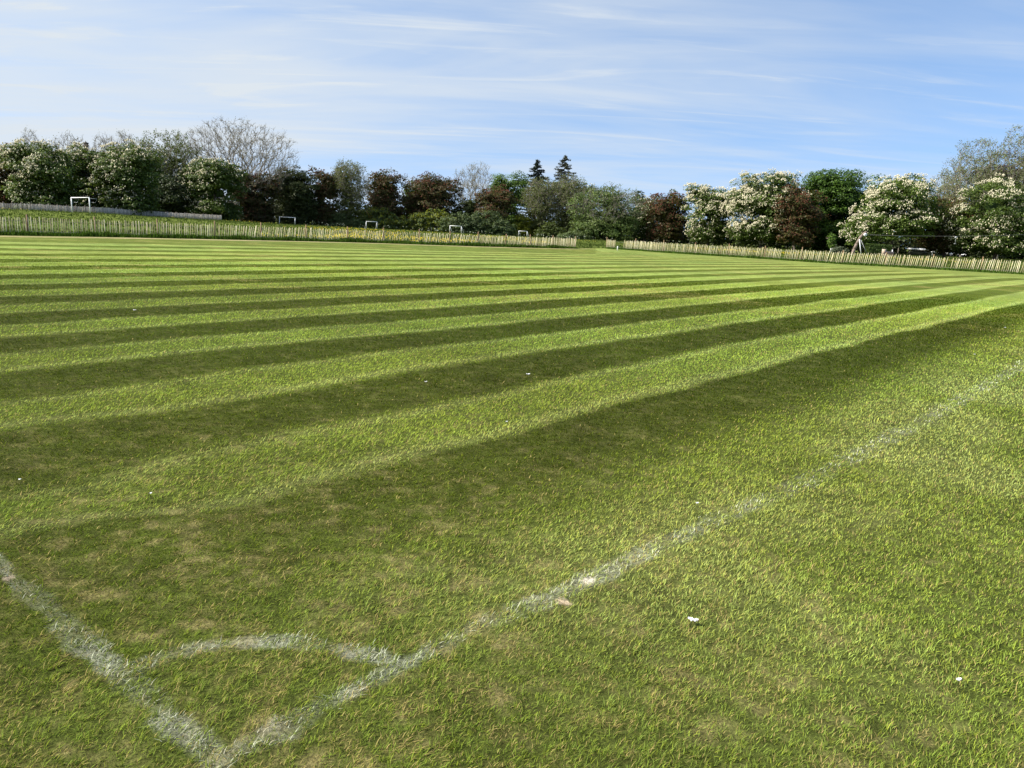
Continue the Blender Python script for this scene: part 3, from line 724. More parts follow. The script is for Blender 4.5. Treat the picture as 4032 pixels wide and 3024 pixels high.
def conifer(cx, top, wpx, Y, label, seed, z0f=.1, col=(.020, .032, .022), nw=34, droop=.25, bl=26):
    g = np.random.default_rng(seed); base, H = place(cx, top, Y); W = wpx * m_per_px(cx, Y)
    root = empty('conifer_tree', base); tag(root, label, 'tree', 'trees along the edge of the meadow')
    P0, P1, A, B = [[0, 0, -.3]], [[0, 0, H]], [.3], [.03]; Ps, Ns = [], []
    for i in range(nw):
        f = z0f + (1 - z0f) * (i / nw) ** .85; z = f * H; R = W / 2 * ((1 - f) / (1 - z0f)) ** .8 * g.uniform(.55, 1.2) + .2
        for k in range(g.integers(4, 7)):
            a = g.random() * 6.283; Rk = R * g.uniform(.65, 1.1)
            tip = np.array([math.cos(a) * Rk, math.sin(a) * Rk, z - droop * Rk * g.uniform(.3, 1.1) + .12 * Rk]); s = np.array([0, 0, z])
            P0.append(s); P1.append(tip); A.append(.06); B.append(.015)
            m = max(6, int(bl * Rk)); t = g.random(m) ** .7
            q = s + (tip - s) * t[:, None] + g.normal(0, .16, (m, 3)) * np.array([1, 1, .8]); q[:, 2] -= .12
            Ps.append(q); Ns.append(np.tile([0, 0, 1.0], (m, 1)) + g.normal(0, .6, (m, 3)))
    v, f = tubes(P0, P1, A, B, 5); mesh_obj('trunk', v, f, M_bark, root, None, True)
    P = np.concatenate(Ps); c = np.array(col) * g.uniform(.6, 1.45, (len(P), 1))
    V, C = leaves_at(g, P, np.concatenate(Ns), .42, c)
    mesh_obj('crown', V, np.arange(len(V)).reshape(-1, 4), M_needle, root, C)

def bush(x0, x1, top, Y, label, seed, c1, c2, mix=.3, leaf=.34, name='bush', depth=4.0, group='bushes along the edge of the meadow', cat='bush', base_y=None, dens=1.0):
    g = np.random.default_rng(seed); cx = (x0 + x1) / 2; base, H = place(cx, top, Y); W = (x1 - x0) * m_per_px(cx, Y)
    root = empty(name, base); tag(root, label, cat, group)
    LB = []
    n = max(4, int(W / 3))
    for k in range(n):
        f = (k + .5) / n; env = math.sin(math.pi * min(max(f, .12), .88)) ** .5
        h = H * env * g.uniform(.78, 1.0); LB.append(((f - .5) * W * .9, g.uniform(-.4, .4) * depth * .5, h * .42, W / n * .95, depth * .55, h * .58))
    V, C, cl = make_crown(g, LB, leaf, dens, c1, c2, mix, 0, .27, .02)
    V[:, 2] = np.maximum(V[:, 2], .02)
    V[:, 2] *= H / np.percentile(V[:, 2], 99.8)
    mx, mn = np.percentile(V[:, 0], 99.5), np.percentile(V[:, 0], .5); V[:, 0] = (V[:, 0] - (mx + mn) / 2) * W / (mx - mn)
    mesh_obj('foliage', V, np.arange(len(V)).reshape(-1, 4), M_leaf, root, C)
    P0, P1, A, B = [], [], [], []
    for k in range(n * 4):
        x = g.uniform(-.42, .42) * W; P0.append([0, 0, -.1]); P1.append([x, g.normal(0, .5), H * g.uniform(.3, .6)]); A.append(.07); B.append(.02)
    v, f = tubes(P0, P1, A, B, 5); mesh_obj('stem', v, f, M_bark, root, None, True)
    return root

WHITE, RED = (.80, .74, .54), (.16, .066, .040)
WIL1, WIL2 = (.090, .110, .030), (.135, .150, .048)
exec_trees = True
if exec_trees:
    # ---- far left
    leaf_tree('red', 10, 577, 150, 150, 'dark reddish tree cut by the left edge', 101, nblos=300, blos=RED, low=.05)
    leaf_tree('chestnut', 152, 570, 262, 146, 'white-flowering chestnut second from the left edge, broad and low-branched', 102, nblos=620, blos=WHITE, low=.04)
    leaf_tree('chestnut', 335, 580, 200, 158, 'white-flowering chestnut behind the tall slanted goal', 103, nblos=430, blos=WHITE, low=.04)
    leaf_tree('chestnut', 500, 570, 228, 156, 'round-topped white-flowering chestnut just right of the tall goal', 104, nblos=480, blos=WHITE, low=.04)
    leaf_tree('dark', 655, 690, 190, 182, 'dark green low tree under the olive half-leafed tree at left', 105, low=.02)
    leaf_tree('chestnut', 838, 628, 232, 184, 'white-flowering chestnut below the big bare tree', 106, nblos=560, blos=WHITE, low=.05)
    bare_tree(115, 510, 130, 190, 'leafless grey tree top above the leftmost flowering chestnut', 107, nleaf=.5)
    bare_tree(262, 525, 190, 195, 'wide leafless grey tree left of the chimney', 108, nleaf=.5)
    bare_tree(405, 530, 110, 195, 'leafless grey tree right of the chimney', 109, nleaf=.5)
    bare_tree(492, 522, 100, 195, 'narrow leafless tree behind the round-topped flowering chestnut', 110, nleaf=.8, leafcol=(.14, .15, .06))
    bare_tree(645, 517, 255, 188, 'olive half-leafed tree left of the big bare tree', 111, nleaf=2.8, leafcol=(.095, .12, .032), leafsize=.34, name='broadleaf_tree',
              extra=([(-.1, 0, .42, .7, .6, .3), (.3, 0, .6, .5, .5, .22), (-.35, 0, .62, .4, .4, .2)], (.055, .07, .02), (.085, .10, .03), .4, .45))
    bare_tree(940, 480, 400, 202, 'biggest bare tree, spreading pale branches high above the row', 112, nleaf=.7, leafcol=(.24, .22, .13), leafsize=.2, tr=.75, N=1500, twig=.024, low=.2, z0=.14, alpha=.6)
    # ---- left of the middle
    leaf_tree('red', 1008, 683, 165, 198, 'dark reddish tree right of the big bare tree trunk', 113, nblos=330, blos=RED, low=.03, colmul=.9)
    leaf_tree('dark', 1118, 668, 90, 215, 'thin blue-green tree showing between reddish tree and pine', 114, low=.02)
    leaf_tree('olive', 1162, 662, 170, 208, 'dark olive pine with layered boughs behind the first small goal', 115, low=.02, hole=0, dens=1.3, leaf=.40, colmul=.60, name='pine_tree', clump=.17)
    leaf_tree('red', 1272, 665, 125, 213, 'tall narrow reddish tree right of the pine', 116, nblos=260, blos=RED, low=.05)
    bare_tree(1372, 635, 145, 214, 'grey-green fine-twigged willow between two reddish trees', 117, nleaf=2.6, leafcol=(.125, .14, .05), leafsize=.3, tr=.3, name='willow_tree',
              extra=([(0, 0, .5, .82, .7, .38), (-.2, 0, .72, .55, .5, .2), (.15, 0, .25, .9, .7, .22)], WIL1, WIL2, .42, .6))
    leaf_tree('red', 1528, 675, 165, 222, 'reddish tree right of the grey-green willow, above the hedge', 118, nblos=380, blos=RED, low=.1)
    leaf_tree('lime', 1625, 715, 70, 240, 'small fresh green tree top between two reddish trees', 119, low=.1)
    leaf_tree('red', 1702, 690, 220, 226, 'widest reddish tree, domed, above the hedge middle', 120, nblos=520, blos=RED, low=.1)
    bare_tree(1872, 640, 160, 250, 'pale round bare tree behind the hedge, left of the bright green tree', 121, nleaf=1.2, leafcol=(.26, .25, .15), leafsize=.22, tr=.36)
    leaf_tree('lime', 2012, 680, 165, 240, 'bright green round tree left of the two dark conifers', 122, low=.1, hole=.15)
    leaf_tree('red', 1952, 740, 150, 224, 'small reddish tree before the bright green tree', 123, nblos=330, blos=RED, low=.1)
    leaf_tree('olive', 1835, 785, 110, 226, 'low olive shrubby tree between the two reddish domes', 124, low=.02, colmul=.8)
    conifer(2118, 625, 200, 268, 'ragged dark conifer, left one of the pair on the skyline', 125, droop=.15, z0f=.3)
    conifer(2226, 608, 250, 264, 'taller pointed grey conifer, right one of the pair on the skyline', 126, col=(.066, .072, .050), nw=40, bl=17, z0f=.25)
    # ---- right of the middle
    for cx, tp, w, sd, lb in ((2135, 700, 140, 127, 'grey-green willow under the left conifer'), (2248, 690, 150, 128, 'grey-green willow under the right conifer')):
        bare_tree(cx, tp, w, 226, lb, sd, nleaf=2.4, leafcol=(.12, .14, .045), leafsize=.3, tr=.3, name='willow_tree',
                  extra=([(0, 0, .5, .85, .7, .36), (.1, 0, .72, .6, .5, .2), (-.1, 0, .22, .95, .7, .2)], (.075, .095, .028), (.12, .125, .05), .42, .65))
    leaf_tree('chestnut', 2318, 722, 70, 238, 'small pale-flowering tree top between willow and broad green willow', 129, nblos=90, blos=WHITE, low=.2)
    bare_tree(2395, 725, 290, 216, 'broad fresh green willow with drooping limbs, right of the gap in the fence', 130, nleaf=1.2, leafcol=(.12, .16, .06), leafsize=.32, tr=.34, name='willow_tree',
              extra=([(-.2, 0, .45, .75, .6, .42), (.35, 0, .45, .62, .6, .40), (-.05, -.2, .2, .95, .7, .22), (.1, 0, .75, .5, .5, .2)], (.070, .110, .024), (.115, .15, .042), .42, .75))
    leaf_tree('dark', 2517, 752, 70, 232, 'dark blue-green tree top between broad willow and small chestnut', 131, low=.05, colmul=1.3)
    leaf_tree('chestnut', 2550, 782, 92, 222, 'small white-flowering chestnut between broad willow and reddish tree', 132, nblos=200, blos=WHITE, low=.12)
    leaf_tree('olive', 2652, 745, 46, 260, 'tiny far green tree top behind the reddish tree on the right', 133, low=.1)
    leaf_tree('red', 2640, 762, 160, 214, 'reddish tree left of the flowering chestnuts on the right', 134, nblos=420, blos=RED, low=.06)
    leaf_tree('chestnut', 2806, 735, 190, 205, 'white-flowering chestnut between the reddish tree and the tallest flowering one', 135, nblos=900, blos=WHITE, low=.12)
    leaf_tree('chestnut', 3025, 683, 275, 196, 'tallest white-flowering chestnut, thick with blossom, right of centre', 136, nblos=1900, blos=WHITE, low=.09, lean=.12)
    leaf_tree('red', 3155, 728, 178, 188, 'reddish tree between the tallest flowering chestnut and big green tree', 137, nblos=420, blos=RED, low=.12)
    leaf_tree('green', 3312, 673, 345, 202, 'big deep green round tree without blossom', 138, low=.06, tr=.5, leaf=.42)
    leaf_tree('lime', 3470, 740, 60, 250, 'small far green tree top right of the big green tree', 139, low=.1)
    leaf_tree('chestnut', 3545, 690, 365, 178, 'broad white-flowering chestnut behind the leaning timber arch', 140, nblos=1000, blos=WHITE, low=.12, colmul=1.25,
              lobes=[(0, 0, .1, .66, .7, .8), (-.62, 0, -.55, .40, .4, .42), (.55, 0, .05, .42, .4, .5), (-.3, -.3, .35, .42, .4, .45), (.1, 0, .62, .42, .4, .36), (.2, -.4, -.35, .5, .4, .38), (-.3, -.4, -.4, .5, .4, .35)])
    bare_tree(3755, 668, 170, 222, 'hazy grey willow behind the broad flowering chestnut', 141, nleaf=2.6, leafcol=(.18, .19, .08), leafsize=.3, tr=.3, name='willow_tree',
              extra=([(0, 0, .6, .75, .6, .3), (.1, 0, .35, .8, .6, .3)], (.12, .12, .06), (.17, .16, .085), .4, .35))
    bare_tree(3852, 550, 190, 206, 'tall loose-leaved tree rising behind the right-hand trees', 142, nleaf=3.2, leafcol=(.15, .175, .07), leafsize=.3, tr=.4, name='broadleaf_tree')
    bare_tree(4010, 500, 230, 200, 'tallest loose-leaved tree, cut by the right edge', 143, nleaf=3.2, leafcol=(.15, .175, .07), leafsize=.3, tr=.4, name='broadleaf_tree')
    leaf_tree('copper', 4010, 600, 360, 212, 'dark purple copper beech behind the right edge', 144, low=.1)
    leaf_tree('red', 3752, 780, 245, 184, 'greenish tree with few red blossoms between the last two flowering chestnuts', 145, nblos=170, blos=RED, low=.13, colmul=1.2)
    leaf_tree('chestnut', 3965, 715, 345, 174, 'white-flowering chestnut cut by the right edge', 146, nblos=1100, blos=WHITE, low=.14, tr=.45)
    # ---- hedge and bushes
    HG, HG2, YG, YG2 = (.085, .118, .042), (.12, .155, .06), (.20, .215, .016), (.24, .25, .024)
    bush(1235, 1440, 838, 212, 'low dark green bush between the first two small goals', 201, HG, HG2)
    bush(1385, 1600, 815, 214, 'grey-green rounded bush with yellow-green top behind the second small goal', 202, HG, YG, .35)
    bush(1575, 1820, 822, 216, 'yellow-green flushed bush left of the hedge middle', 203, HG, YG, .5)
    bush(1735, 2010, 828, 211, 'large grey-green bush behind the third small goal', 204, (.055, .082, .032), HG2, .4)
    bush(1900, 2035, 850, 214, 'small dark bush left of the smallest goal', 205, HG, HG2)
    bush(2000, 2135, 845, 226, 'bright yellow-green bush behind the smallest goal', 206, YG, YG2, .5)
    bush(2110, 2230, 872, 218, 'green bush at the foot of the grey-green willows', 207, (.06, .085, .02), (.09, .11, .025))
    bush(2200, 2330, 905, 210, 'low dark bramble patch left of the gap in the fence', 208, HG, HG2)
    bush(1950, 1830, 905, 209, 'low bramble fringe before the hedge middle', 209, HG, HG2) if False else None
    bush(3275, 3345, 965, 160, 'grey-green low shrub left of the leaning timber arch', 210, (.09, .11, .065), (.16, .18, .12), .4, leaf=.2, depth=1.6)
    # thicket behind everything: reads as one dark mass between the trunks
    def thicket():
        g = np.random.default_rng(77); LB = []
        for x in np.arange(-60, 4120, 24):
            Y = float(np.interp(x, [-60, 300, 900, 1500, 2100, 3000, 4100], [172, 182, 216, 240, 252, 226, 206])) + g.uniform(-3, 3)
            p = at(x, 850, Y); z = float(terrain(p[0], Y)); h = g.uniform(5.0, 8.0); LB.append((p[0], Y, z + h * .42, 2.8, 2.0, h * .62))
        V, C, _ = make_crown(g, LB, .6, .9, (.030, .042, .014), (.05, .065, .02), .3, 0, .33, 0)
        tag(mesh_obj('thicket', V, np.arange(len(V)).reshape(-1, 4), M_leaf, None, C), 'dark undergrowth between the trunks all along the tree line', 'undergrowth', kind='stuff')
    thicket()

# ------------------------------------------------------------------ house behind the left trees (only its chimney shows)
c = at(338, 561, 208); hz = c[2]; z0 = float(terrain(c[0], 208)); root = empty('house', (c[0], 208, z0)); tag(root, 'house hidden behind the left trees, only its dark chimney showing', 'house')
mb = MB(); mb.box((c[0], 208, (z0 + hz - 5.0) / 2), (4, 0, 0), (0, 3, 0), (0, 0, (hz - 5.0 - z0) / 2)); wall_ = mb.build('wall', M_brick, root)
mb = MB(); zr = hz - 5.0; X0, Y0 = c[0], 208
mb.add([(X0 - 4.3, Y0 - 3.3, zr), (X0 + 4.3, Y0 - 3.3, zr), (X0 + 4.3, Y0 + 3.3, zr), (X0 - 4.3, Y0 + 3.3, zr), (X0 - 4.3, Y0, zr + 2.3), (X0 + 4.3, Y0, zr + 2.3)],
       [(0, 1, 5, 4), (2, 3, 4, 5), (3, 2, 1, 0)], [(0, 4, 3), (1, 2, 5)]); rf = mb.build('roof', M_tile, root)
mb = MB(); mb.box((X0, Y0, hz - 1.9), (.42, 0, 0), (0, .42, 0), (0, 0, 1.9)); mb.box((X0, Y0, hz - .12), (.52, 0, 0), (0, .52, 0), (0, 0, .1)); mb.tube([(X0, Y0, hz - .03), (X0, Y0, hz + .25)], [.16, .13], 8)
ch = mb.build('chimney', M_brick, root)
ch.parent = rf; ch.location = (0, 0, 0)

# ------------------------------------------------------------------ playground on the right
def pz(x, y): return (3232 + x / 2.765, 850 + y / 2.765)
YZ = 150.0
def A_(x, y, Y=YZ): return at(*pz(x, y), Y)
b0 = A_(340, 425); b0[2] = terrain(b0[0], YZ)
root = empty('zip_wire', b0); tag(root, 'playground zip wire with leaning curved timber arch and long cable', 'zip wire')
arch = [b0 + [-.15, 0, -.3], b0, A_(362, 365), A_(388, 308), A_(418, 255), A_(448, 212), A_(474, 186), A_(497, 176)]
mb = MB()
for i in range(len(arch) - 1):      # laminated beam, squarish section
    p, q = arch[i], arch[i + 1]; d = (q - p); Ld = np.linalg.norm(d); d /= Ld; n_ = np.array([-d[2], 0, d[0]]); w = .26 - .012 * i
    mb.box((p + q) / 2, d * (Ld / 2 + .03), n_ * w, np.array([0, .16 - .002 * i, 0]))
mb.build('timber_arch', M_timber, root)
mb = MB(); w0 = A_(484, 205, YZ - .3); mb.tube([w0 - [0, .08, 0], w0 + [0, .08, 0]], .30, 20); wheel = mb.build('pulley_wheel', M_white, root)
mb = MB(); mb.tube([w0 - [0, .11, 0], w0 - [0, .082, 0]], .09, 12); hub = mb.build('hub', M_dark, root); hub.parent = wheel
mb = MB(); mb.tube([A_(420, 256, YZ - .4), np.array([A_(430, 430)[0], YZ - .4, -.1])], .085, 8); mb.build('support_post', M_white, root)
mb = MB(); mb.tube([A_(436, 262, YZ + .4), np.array([A_(530, 415)[0], YZ + .6, -.1])], .05, 8); mb.build('stay', M_greymetal, root)
mb = MB(); mb.tube([A_(490, 205), A_(900, 217), A_(1470, 222), A_(2000, 212), A_(2560, 190)], .012, 5); mb.build('cable', M_wire, root)
e = A_(2570, 185); mb = MB(); mb.tube([(e[0] + .4, YZ, -.2), (e[0], YZ, e[2] + .2)], [.16, .13], 8); mb.build('end_post', M_timber, root)
mb = MB(); sx_ = A_(1472, 226); mb.box(sx_ - [0, 0, .15], (.20, 0, 0), (0, .10, 0), (0, 0, .17)); mb.tube([sx_ - [0, 0, .3], sx_ - [0, 0, 1.3]], .03, 6); mb.tube([sx_ - [0, 0, 1.3], sx_ - [0, 0, 1.36]], .2, 10); mb.build('trolley', M_greymetal, root)

# hollow play log
YL = 160
l0, l1 = A_(690, 398, YL), A_(782, 400, YL); gz = float(terrain(l0[0], YL)); rl = .36; zc = gz + .52
root = empty('play_log', (l0[0], YL, gz)); tag(root, 'hollow wooden play log with upright board behind the right paling fence', 'play log')
mb = MB(); n = 16
for (ra, flip) in ((rl, 1), (rl * .78, -1)):
    ang = np.arange(n) / n * 2 * math.pi
    V = np.concatenate([np.stack([np.full(n, l0[0]), YL + ra * np.cos(ang), zc + ra * np.sin(ang)], 1), np.stack([np.full(n, l1[0]) + .12 * np.cos(ang), YL - .5 + ra * np.cos(ang), zc + ra * np.sin(ang)], 1)])
    mb.add(V, [(k, (k + 1) % n, n + (k + 1) % n, n + k)[::flip] for k in range(n)])
V = mb.V; 
mb.F4 += [[k, (k + 1) % n, 2 * n + (k + 1) % n, 2 * n + k] for k in range(n)] + [[n + k, n + (k + 1) % n, 3 * n + (k + 1) % n, 3 * n + k] for k in range(n)]
mb.build('log_shell', rough_mat('pink_brown_wood', (.34, .23, .18), 6, .3, .85, .4, (.3, 1, 1)), root)
for f in (.15, .85):
    mb = MB(); c_ = l0 * (1 - f) + l1 * f; mb.box((c_[0], YL - .5 * f, gz + .1), (.12, 0, 0), (0, .4, 0), (0, 0, .14)); mb.build('leg', M_timber, root)
mb = MB(); c_ = A_(694, 372, YL); mb.box((c_[0], YL + .15, gz + .62), (.42, 0, 0), (0, .05, 0), (0, 0, .68)); mb.build('board', rough_mat('pale_board', (.48, .38, .29), 6, .25, .8, .2), root)
mb = MB(); c_ = A_(783, 370, YL); mb.tube([(c_[0], YL + .1, gz), (c_[0], YL + .1, gz + 1.25)], .09, 8); mb.build('handle_post', M_white, root)

# clipped hedge, young staked tree
g = np.random.default_rng(55); h0, h1 = A_(492, 400, 168), A_(742, 400, 168); zt = A_(600, 312, 168)[2]; gz = float(terrain(h0[0], 168))
root = empty('clipped_hedge', (h0[0], 168, gz)); tag(root, 'clipped dark hedge with flat top right of the leaning timber arch', 'hedge')
n = 9000; P = np.stack([g.uniform(0, h1[0] - h0[0], n), g.uniform(-1.1, 1.1, n), g.uniform(.05, zt - gz, n)], 1)
P[:, 2] = np.where(P[:, 0] > 7.5, zt - gz - g.uniform(0, .6, n) - (P[:, 0] - 7.5) * .07, P[:, 2])
sf = g.integers(0, 3, n); P[:, 1] = np.where(sf == 0, -1.1 + g.normal(0, .06, n), P[:, 1]); P[:, 2] = np.where(sf == 1, zt - gz + g.normal(0, .06, n) - P[:, 0] * .03, P[:, 2])
Nn = np.where((sf == 0)[:, None], [0, -1.0, .3], [0, 0, 1.0]) + g.normal(0, .5, (n, 3))
V, C = leaves_at(g, P, Nn, .26, np.array((.06, .095, .02)) * g.uniform(.7, 1.3, (n, 1)))
mesh_obj('foliage', V, np.arange(len(V)).reshape(-1, 4), M_leaf, root, C)
for k in range(6):
    mb = MB(); mb.tube([(h0[0] + .8 + k * 1.2, 168, gz - .1), (h0[0] + .8 + k * 1.2, 168, zt - .5)], .09, 6); mb.build('stem', M_bark, root)
leaf_tree('lime', 3279, 918, 34, 163, 'young yellow-green sapling left of the leaning timber arch', 301, low=.40, tr=.06, leaf=.22, colmul=1.3, nblos=0, hole=.1, name='sapling', clump=.3)
t0 = A_(112, 350, 162); gz = float(terrain(t0[0], 162)); mb = MB(); mb.tube([(t0[0], 162, gz - .05), (t0[0], 162, gz + .95)], .13, 10)
mb.tube([(t0[0] + .28, 162, gz - .05), (t0[0] + .28, 162, gz + 1.0)], .05, 6)
tag(mb.build('tree_guard', rough_mat('pale_tube', (.48, .47, .44), 6, .2, .7, .1)), 'pale tree guard tube beside the yellow-green sapling', 'tree guard')

# white-edged low building and white van glimpsed between the trunks
YB = 206
p0, p1 = A_(1060, 360, YB), A_(1365, 380, YB); gz = float(terrain(p0[0], YB))
root = empty('flat_roofed_building', (p0[0], YB, gz)); tag(root, 'low flat-roofed building with long white roof edge behind the right trunks', 'building')
zt = (p0[2] + p1[2]) / 2; xm = (p0[0] + p1[0]) / 2; hwid = (p1[0] - p0[0]) / 2
mb = MB(); mb.box((xm, YB + 3, gz + (zt - gz) * .5 - .2), (hwid - .4, 0, 0), (0, 2.6, 0), (0, 0, (zt - gz) * .5 - .2)); mb.build('wall', rough_mat('dark_clad_wall', (.07, .08, .05), 3, .3, .9, .2), root)
mb = MB(); mb.box((xm, YB + 3, zt), (hwid, 0, 0), (0, 3, 0), (0, 0, .24)); mb.build('roof', M_white, root)
for f in (.3, .62):
    mb = MB(); mb.box((p0[0] + f * 2 * hwid, YB + .39, gz + (zt - gz) * .5), (.7, 0, 0), (0, .03, 0), (0, 0, .4)); mb.build('window', M_glass, root)
mb = MB(); c_ = A_(1302, 396, YB - 2); mb.box((c_[0], YB - 2, c_[2]), (2.4, 0, 0), (0, .06, 0), (0, 0, .14)); mb.tube([(c_[0] - 2, YB - 1.9, gz), (c_[0] - 2, YB - 1.9, c_[2])], .06, 6); mb.tube([(c_[0] + 2, YB - 1.9, gz), (c_[0] + 2, YB - 1.9, c_[2])], .06, 6)
tag(mb.build('rail_board', M_white), 'short white rail board below the long white roof edge', 'rail')
# van
YV = 200; v0 = A_(1368, 396, YV); v1 = A_(1562, 396, YV); zt = A_(1440, 318, YV)[2]; gz = float(terrain(v0[0], YV)); Lv = v1[0] - v0[0]; hv = zt - gz
root = empty('van', (v0[0], YV, gz)); tag(root, 'white van half hidden behind the trunk at right', 'van')
prof = [(0, .28), (0, .95), (.02, 1.0), (.62, 1.0), (.70, .93), (.82, .62), (.97, .55), (1.0, .45), (1.0, .22), (.0, .22)]
mb = MB(); n = len(prof); V = [(v0[0] + px * Lv, YV + s_, gz + pz_ * hv) for s_ in (-.95, .95) for px, pz_ in prof]
mb.add(V, [(i, (i + 1) % n, n + (i + 1) % n, n + i) for i in range(n)]); mb.V[-1] = np.array(V)
cen = len(V); mb.add([(v0[0] + .5 * Lv, YV - .95, gz + .5 * hv), (v0[0] + .5 * Lv, YV + .95, gz + .5 * hv)])
mb.F3 += [[cen, i, (i + 1) % n] for i in range(n)] + [[cen + 1, n + (i + 1) % n, n + i] for i in range(n)]
mb.build('body', M_white, root)
for f in (.18, .8):
    for s_ in (-.98, .98):
        mb = MB(); mb.tube([(v0[0] + f * Lv, YV + s_ - .1, gz + .34), (v0[0] + f * Lv, YV + s_ + .1, gz + .34)], .34, 16); mb.build('wheel', M_dark, root)
mb = MB(); mb.box((v0[0] + .67 * Lv, YV - .955, gz + .78 * hv), (.065 * Lv, 0, 0), (0, .012, 0), (0, 0, .10 * hv)); mb.build('window', M_glass, root)

# ------------------------------------------------------------------ scraps of litter on the turf
def litter(x, y, size, label, seed, elong=1.6, ang=.3):
    g = np.random.default_rng(seed); p = gnd(x, y, .018); nx, ny = 9, 5
    mb = MB(); V = []
    for j in range(ny):
        for i in range(nx):
            u, v = (i / (nx - 1) - .5), (j / (ny - 1) - .5)
            wx = u * size; wy = v * size / elong * (1 - .5 * abs(u)); wz = .25 * size * abs(u) ** 1.3 + g.normal(0, .055 * size) + .012
            V.append((p[0] + wx * math.cos(ang) - wy * math.sin(ang), p[1] + wx * math.sin(ang) + wy * math.cos(ang), p[2] + wz))
    F = [(j * nx + i, j * nx + i + 1, (j + 1) * nx + i + 1, (j + 1) * nx + i) for j in range(ny - 1) for i in range(nx - 1)]
    o = len(V); V2 = [(a, b, c - .004) for a, b, c in V]; F2 = [tuple(o + k for k in f[::-1]) for f in F]
    mb.add(V + V2, F + F2); ob = mb.build('paper_scrap', M_paper)
    tag(ob, label, 'litter', 'white scraps lying on the turf')
litter(2728, 2448, .044, 'largest torn white scrap on the grass right of the touchline, bent like a wing', 1, 2.0, -.45)
litter(3774, 2684, .020, 'small white scrap on the grass near the lower right corner', 2)
litter(2744, 1986, .018, 'white scrap on the grass just inside the touchline near its worn part', 3)
litter(2079, 1476, .042, 'white scrap in the dark mown band left of the first bright band middle', 4, 1.9, .1)
litter(3836, 1397, .034, 'white scrap at the edge of the nearest dark band, far right', 5)
litter(3957, 1291, .042, 'tiny white scrap in the dark band near the right edge', 6)
litter(78, 1893, .014, 'white scrap on the grass near the left edge', 7)
litter(595, 1947, .013, 'faint white scrap on the grass at lower left, right of the left-edge one', 8)
litter(530, 1223, .05, 'flat white scrap on a far dark band at left', 9, 2.2, 0)
litter(1677, 1506, .026, 'tiny white speck of paper left of the scrap in the dark mown band', 10)
litter(1995, 1664, .018, 'white speck of paper in the middle of the nearest bright band', 11)

# ------------------------------------------------------------------ light, sky, camera
SUN_EL, SUN_AZ = math.radians(40), math.radians(-100)      # azimuth from +Y towards +X
sd = Vector((math.sin(SUN_AZ) * math.cos(SUN_EL), math.cos(SUN_AZ) * math.cos(SUN_EL), math.sin(SUN_EL)))
li = bpy.data.lights.new('sun', 'SUN'); li.energy = 4.8; li.angle = math.radians(.5); li.color = (1, .955, .87)
so = bpy.data.objects.new('sun', li); COL.objects.link(so); so.rotation_euler = sd.to_track_quat('Z', 'Y').to_euler(); so.location = (-60, -20, 80)

w = bpy.data.worlds.new('World'); scene.world = w; w.use_nodes = True
nt = w.node_tree; N, L = nt.nodes, nt.links; N.clear()
out = N.new('ShaderNodeOutputWorld'); bg = N.new('ShaderNodeBackground'); bg.inputs['Strength'].default_value = .112
sky = N.new('ShaderNodeTexSky'); sky.sky_type = 'NISHITA'; sky.sun_disc = False; sky.sun_elevation = SUN_EL; sky.sun_rotation = SUN_AZ
sky.altitude = 50; sky.air_density = 1.0; sky.dust_density = .3; sky.ozone_density = 2.2
tc = N.new('ShaderNodeTexCoord'); sep = N.new('ShaderNodeSeparateXYZ'); L.new(tc.outputs['Generated'], sep.inputs[0])
def math_(op, a, b=None, clamp=False):
    n = N.new('ShaderNodeMath'); n.operation = op; n.use_clamp = clamp
    for i, v in enumerate((a, b)):
        if v is None: continue
        if isinstance(v, (int, float)): n.inputs[i].default_value = v
        else: L.new(v, n.inputs[i])
    return n.outputs[0]
zz = math_('ADD', math_('MAXIMUM', sep.outputs['Z'], 0.0), .10)
px_ = math_('DIVIDE', sep.outputs['X'], zz); py_ = math_('DIVIDE', sep.outputs['Y'], zz)
cmb = N.new('ShaderNodeCombineXYZ'); L.new(px_, cmb.inputs[0]); L.new(py_, cmb.inputs[1])
lift = math_('ADD', math_('MULTIPLY', math_('MAXIMUM', sep.outputs['Z'], 0.0), .85), .20)
cv = N.new('ShaderNodeCombineXYZ'); L.new(sep.outputs['X'], cv.inputs[0]); L.new(sep.outputs['Y'], cv.inputs[1]); L.new(lift, cv.inputs[2])
nv = N.new('ShaderNodeVectorMath'); nv.operation = 'NORMALIZE'; L.new(cv.outputs[0], nv.inputs[0]); L.new(nv.outputs[0], sky.inputs['Vector'])
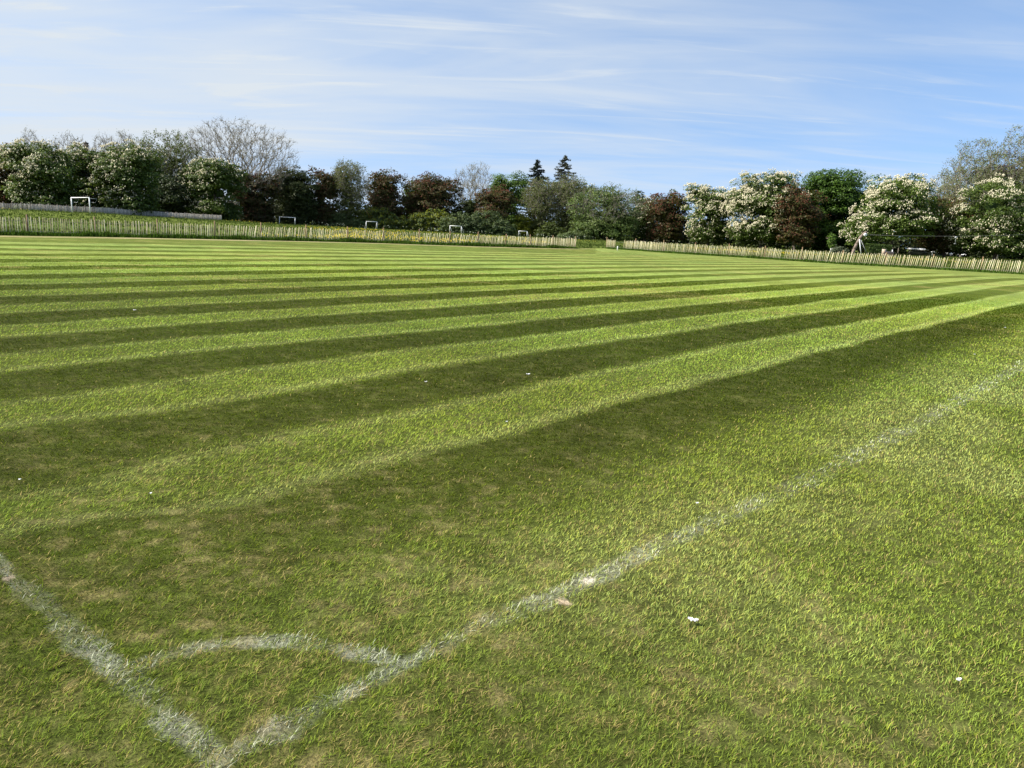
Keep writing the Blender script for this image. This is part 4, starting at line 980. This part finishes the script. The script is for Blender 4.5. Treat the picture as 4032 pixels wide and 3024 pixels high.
def cloud_noise(scale, rot, loc, sc, detail=7, rough=.6, dist=.6):
    mp = N.new('ShaderNodeMapping'); mp.inputs['Scale'].default_value = sc; mp.inputs['Rotation'].default_value = (0, 0, rot); mp.inputs['Location'].default_value = loc
    nz = N.new('ShaderNodeTexNoise'); nz.inputs['Scale'].default_value = scale; nz.inputs['Detail'].default_value = detail; nz.inputs['Roughness'].default_value = rough; nz.inputs['Distortion'].default_value = dist
    L.new(cmb.outputs[0], mp.inputs[0]); L.new(mp.outputs[0], nz.inputs['Vector']); return nz.outputs['Fac']
def remap(v, a, b, c=0, d=1, smooth=True):
    n = N.new('ShaderNodeMapRange'); n.interpolation_type = 'SMOOTHSTEP' if smooth else 'LINEAR'
    n.inputs['From Min'].default_value = a; n.inputs['From Max'].default_value = b; n.inputs['To Min'].default_value = c; n.inputs['To Max'].default_value = d
    L.new(v, n.inputs['Value']); return n.outputs[0]
big = cloud_noise(.42, .10, (3.1, 1.7, 0), (.55, 1.0, 1), 5, .55, .5)
fine = cloud_noise(1.05, -.16, (7.3, .4, 0), (.34, 1.0, 1), 7, .56, 1.1)
wisp = remap(cloud_noise(2.0, -.10, (1.3, 5.2, 0), (.22, 1.1, 1), 8, .6, 1.6), .50, .72, 0, .46)
side = remap(sep.outputs['X'], -.62, .60, .34, -.20, False)
dens = math_('ADD', math_('ADD', -.09, math_('ADD', math_('MULTIPLY', big, .85), math_('MULTIPLY', fine, .62))), side)
cl = math_('ADD', remap(dens, .48, .98, 0.0, .92), math_('MULTIPLY', wisp, remap(sep.outputs['Z'], .03, .16)), True)
mix = N.new('ShaderNodeMix'); mix.data_type = 'RGBA'; L.new(cl, mix.inputs[0]); L.new(sky.outputs[0], mix.inputs[6])
mix.inputs[7].default_value = (3.3, 3.6, 3.9, 1)
L.new(mix.outputs[2], bg.inputs['Color']); L.new(bg.outputs[0], out.inputs[0])

cam = bpy.data.cameras.new('camera'); cam.sensor_width = 36; cam.lens = FPX / PW * 36; cam.clip_start = .05; cam.clip_end = 6000
co = bpy.data.objects.new('camera', cam); COL.objects.link(co); scene.camera = co
co.matrix_world = Matrix(((_R[0], _U[0], -_F[0], 0), (_R[1], _U[1], -_F[1], 0), (_R[2], _U[2], -_F[2], EYE), (0, 0, 0, 1)))
scene.render.resolution_x, scene.render.resolution_y = 1024, 768
scene.render.engine = 'CYCLES'
vs = scene.view_settings; vs.view_transform = 'Standard'; vs.look = 'None'; vs.exposure = 1.0; vs.gamma = 1.0
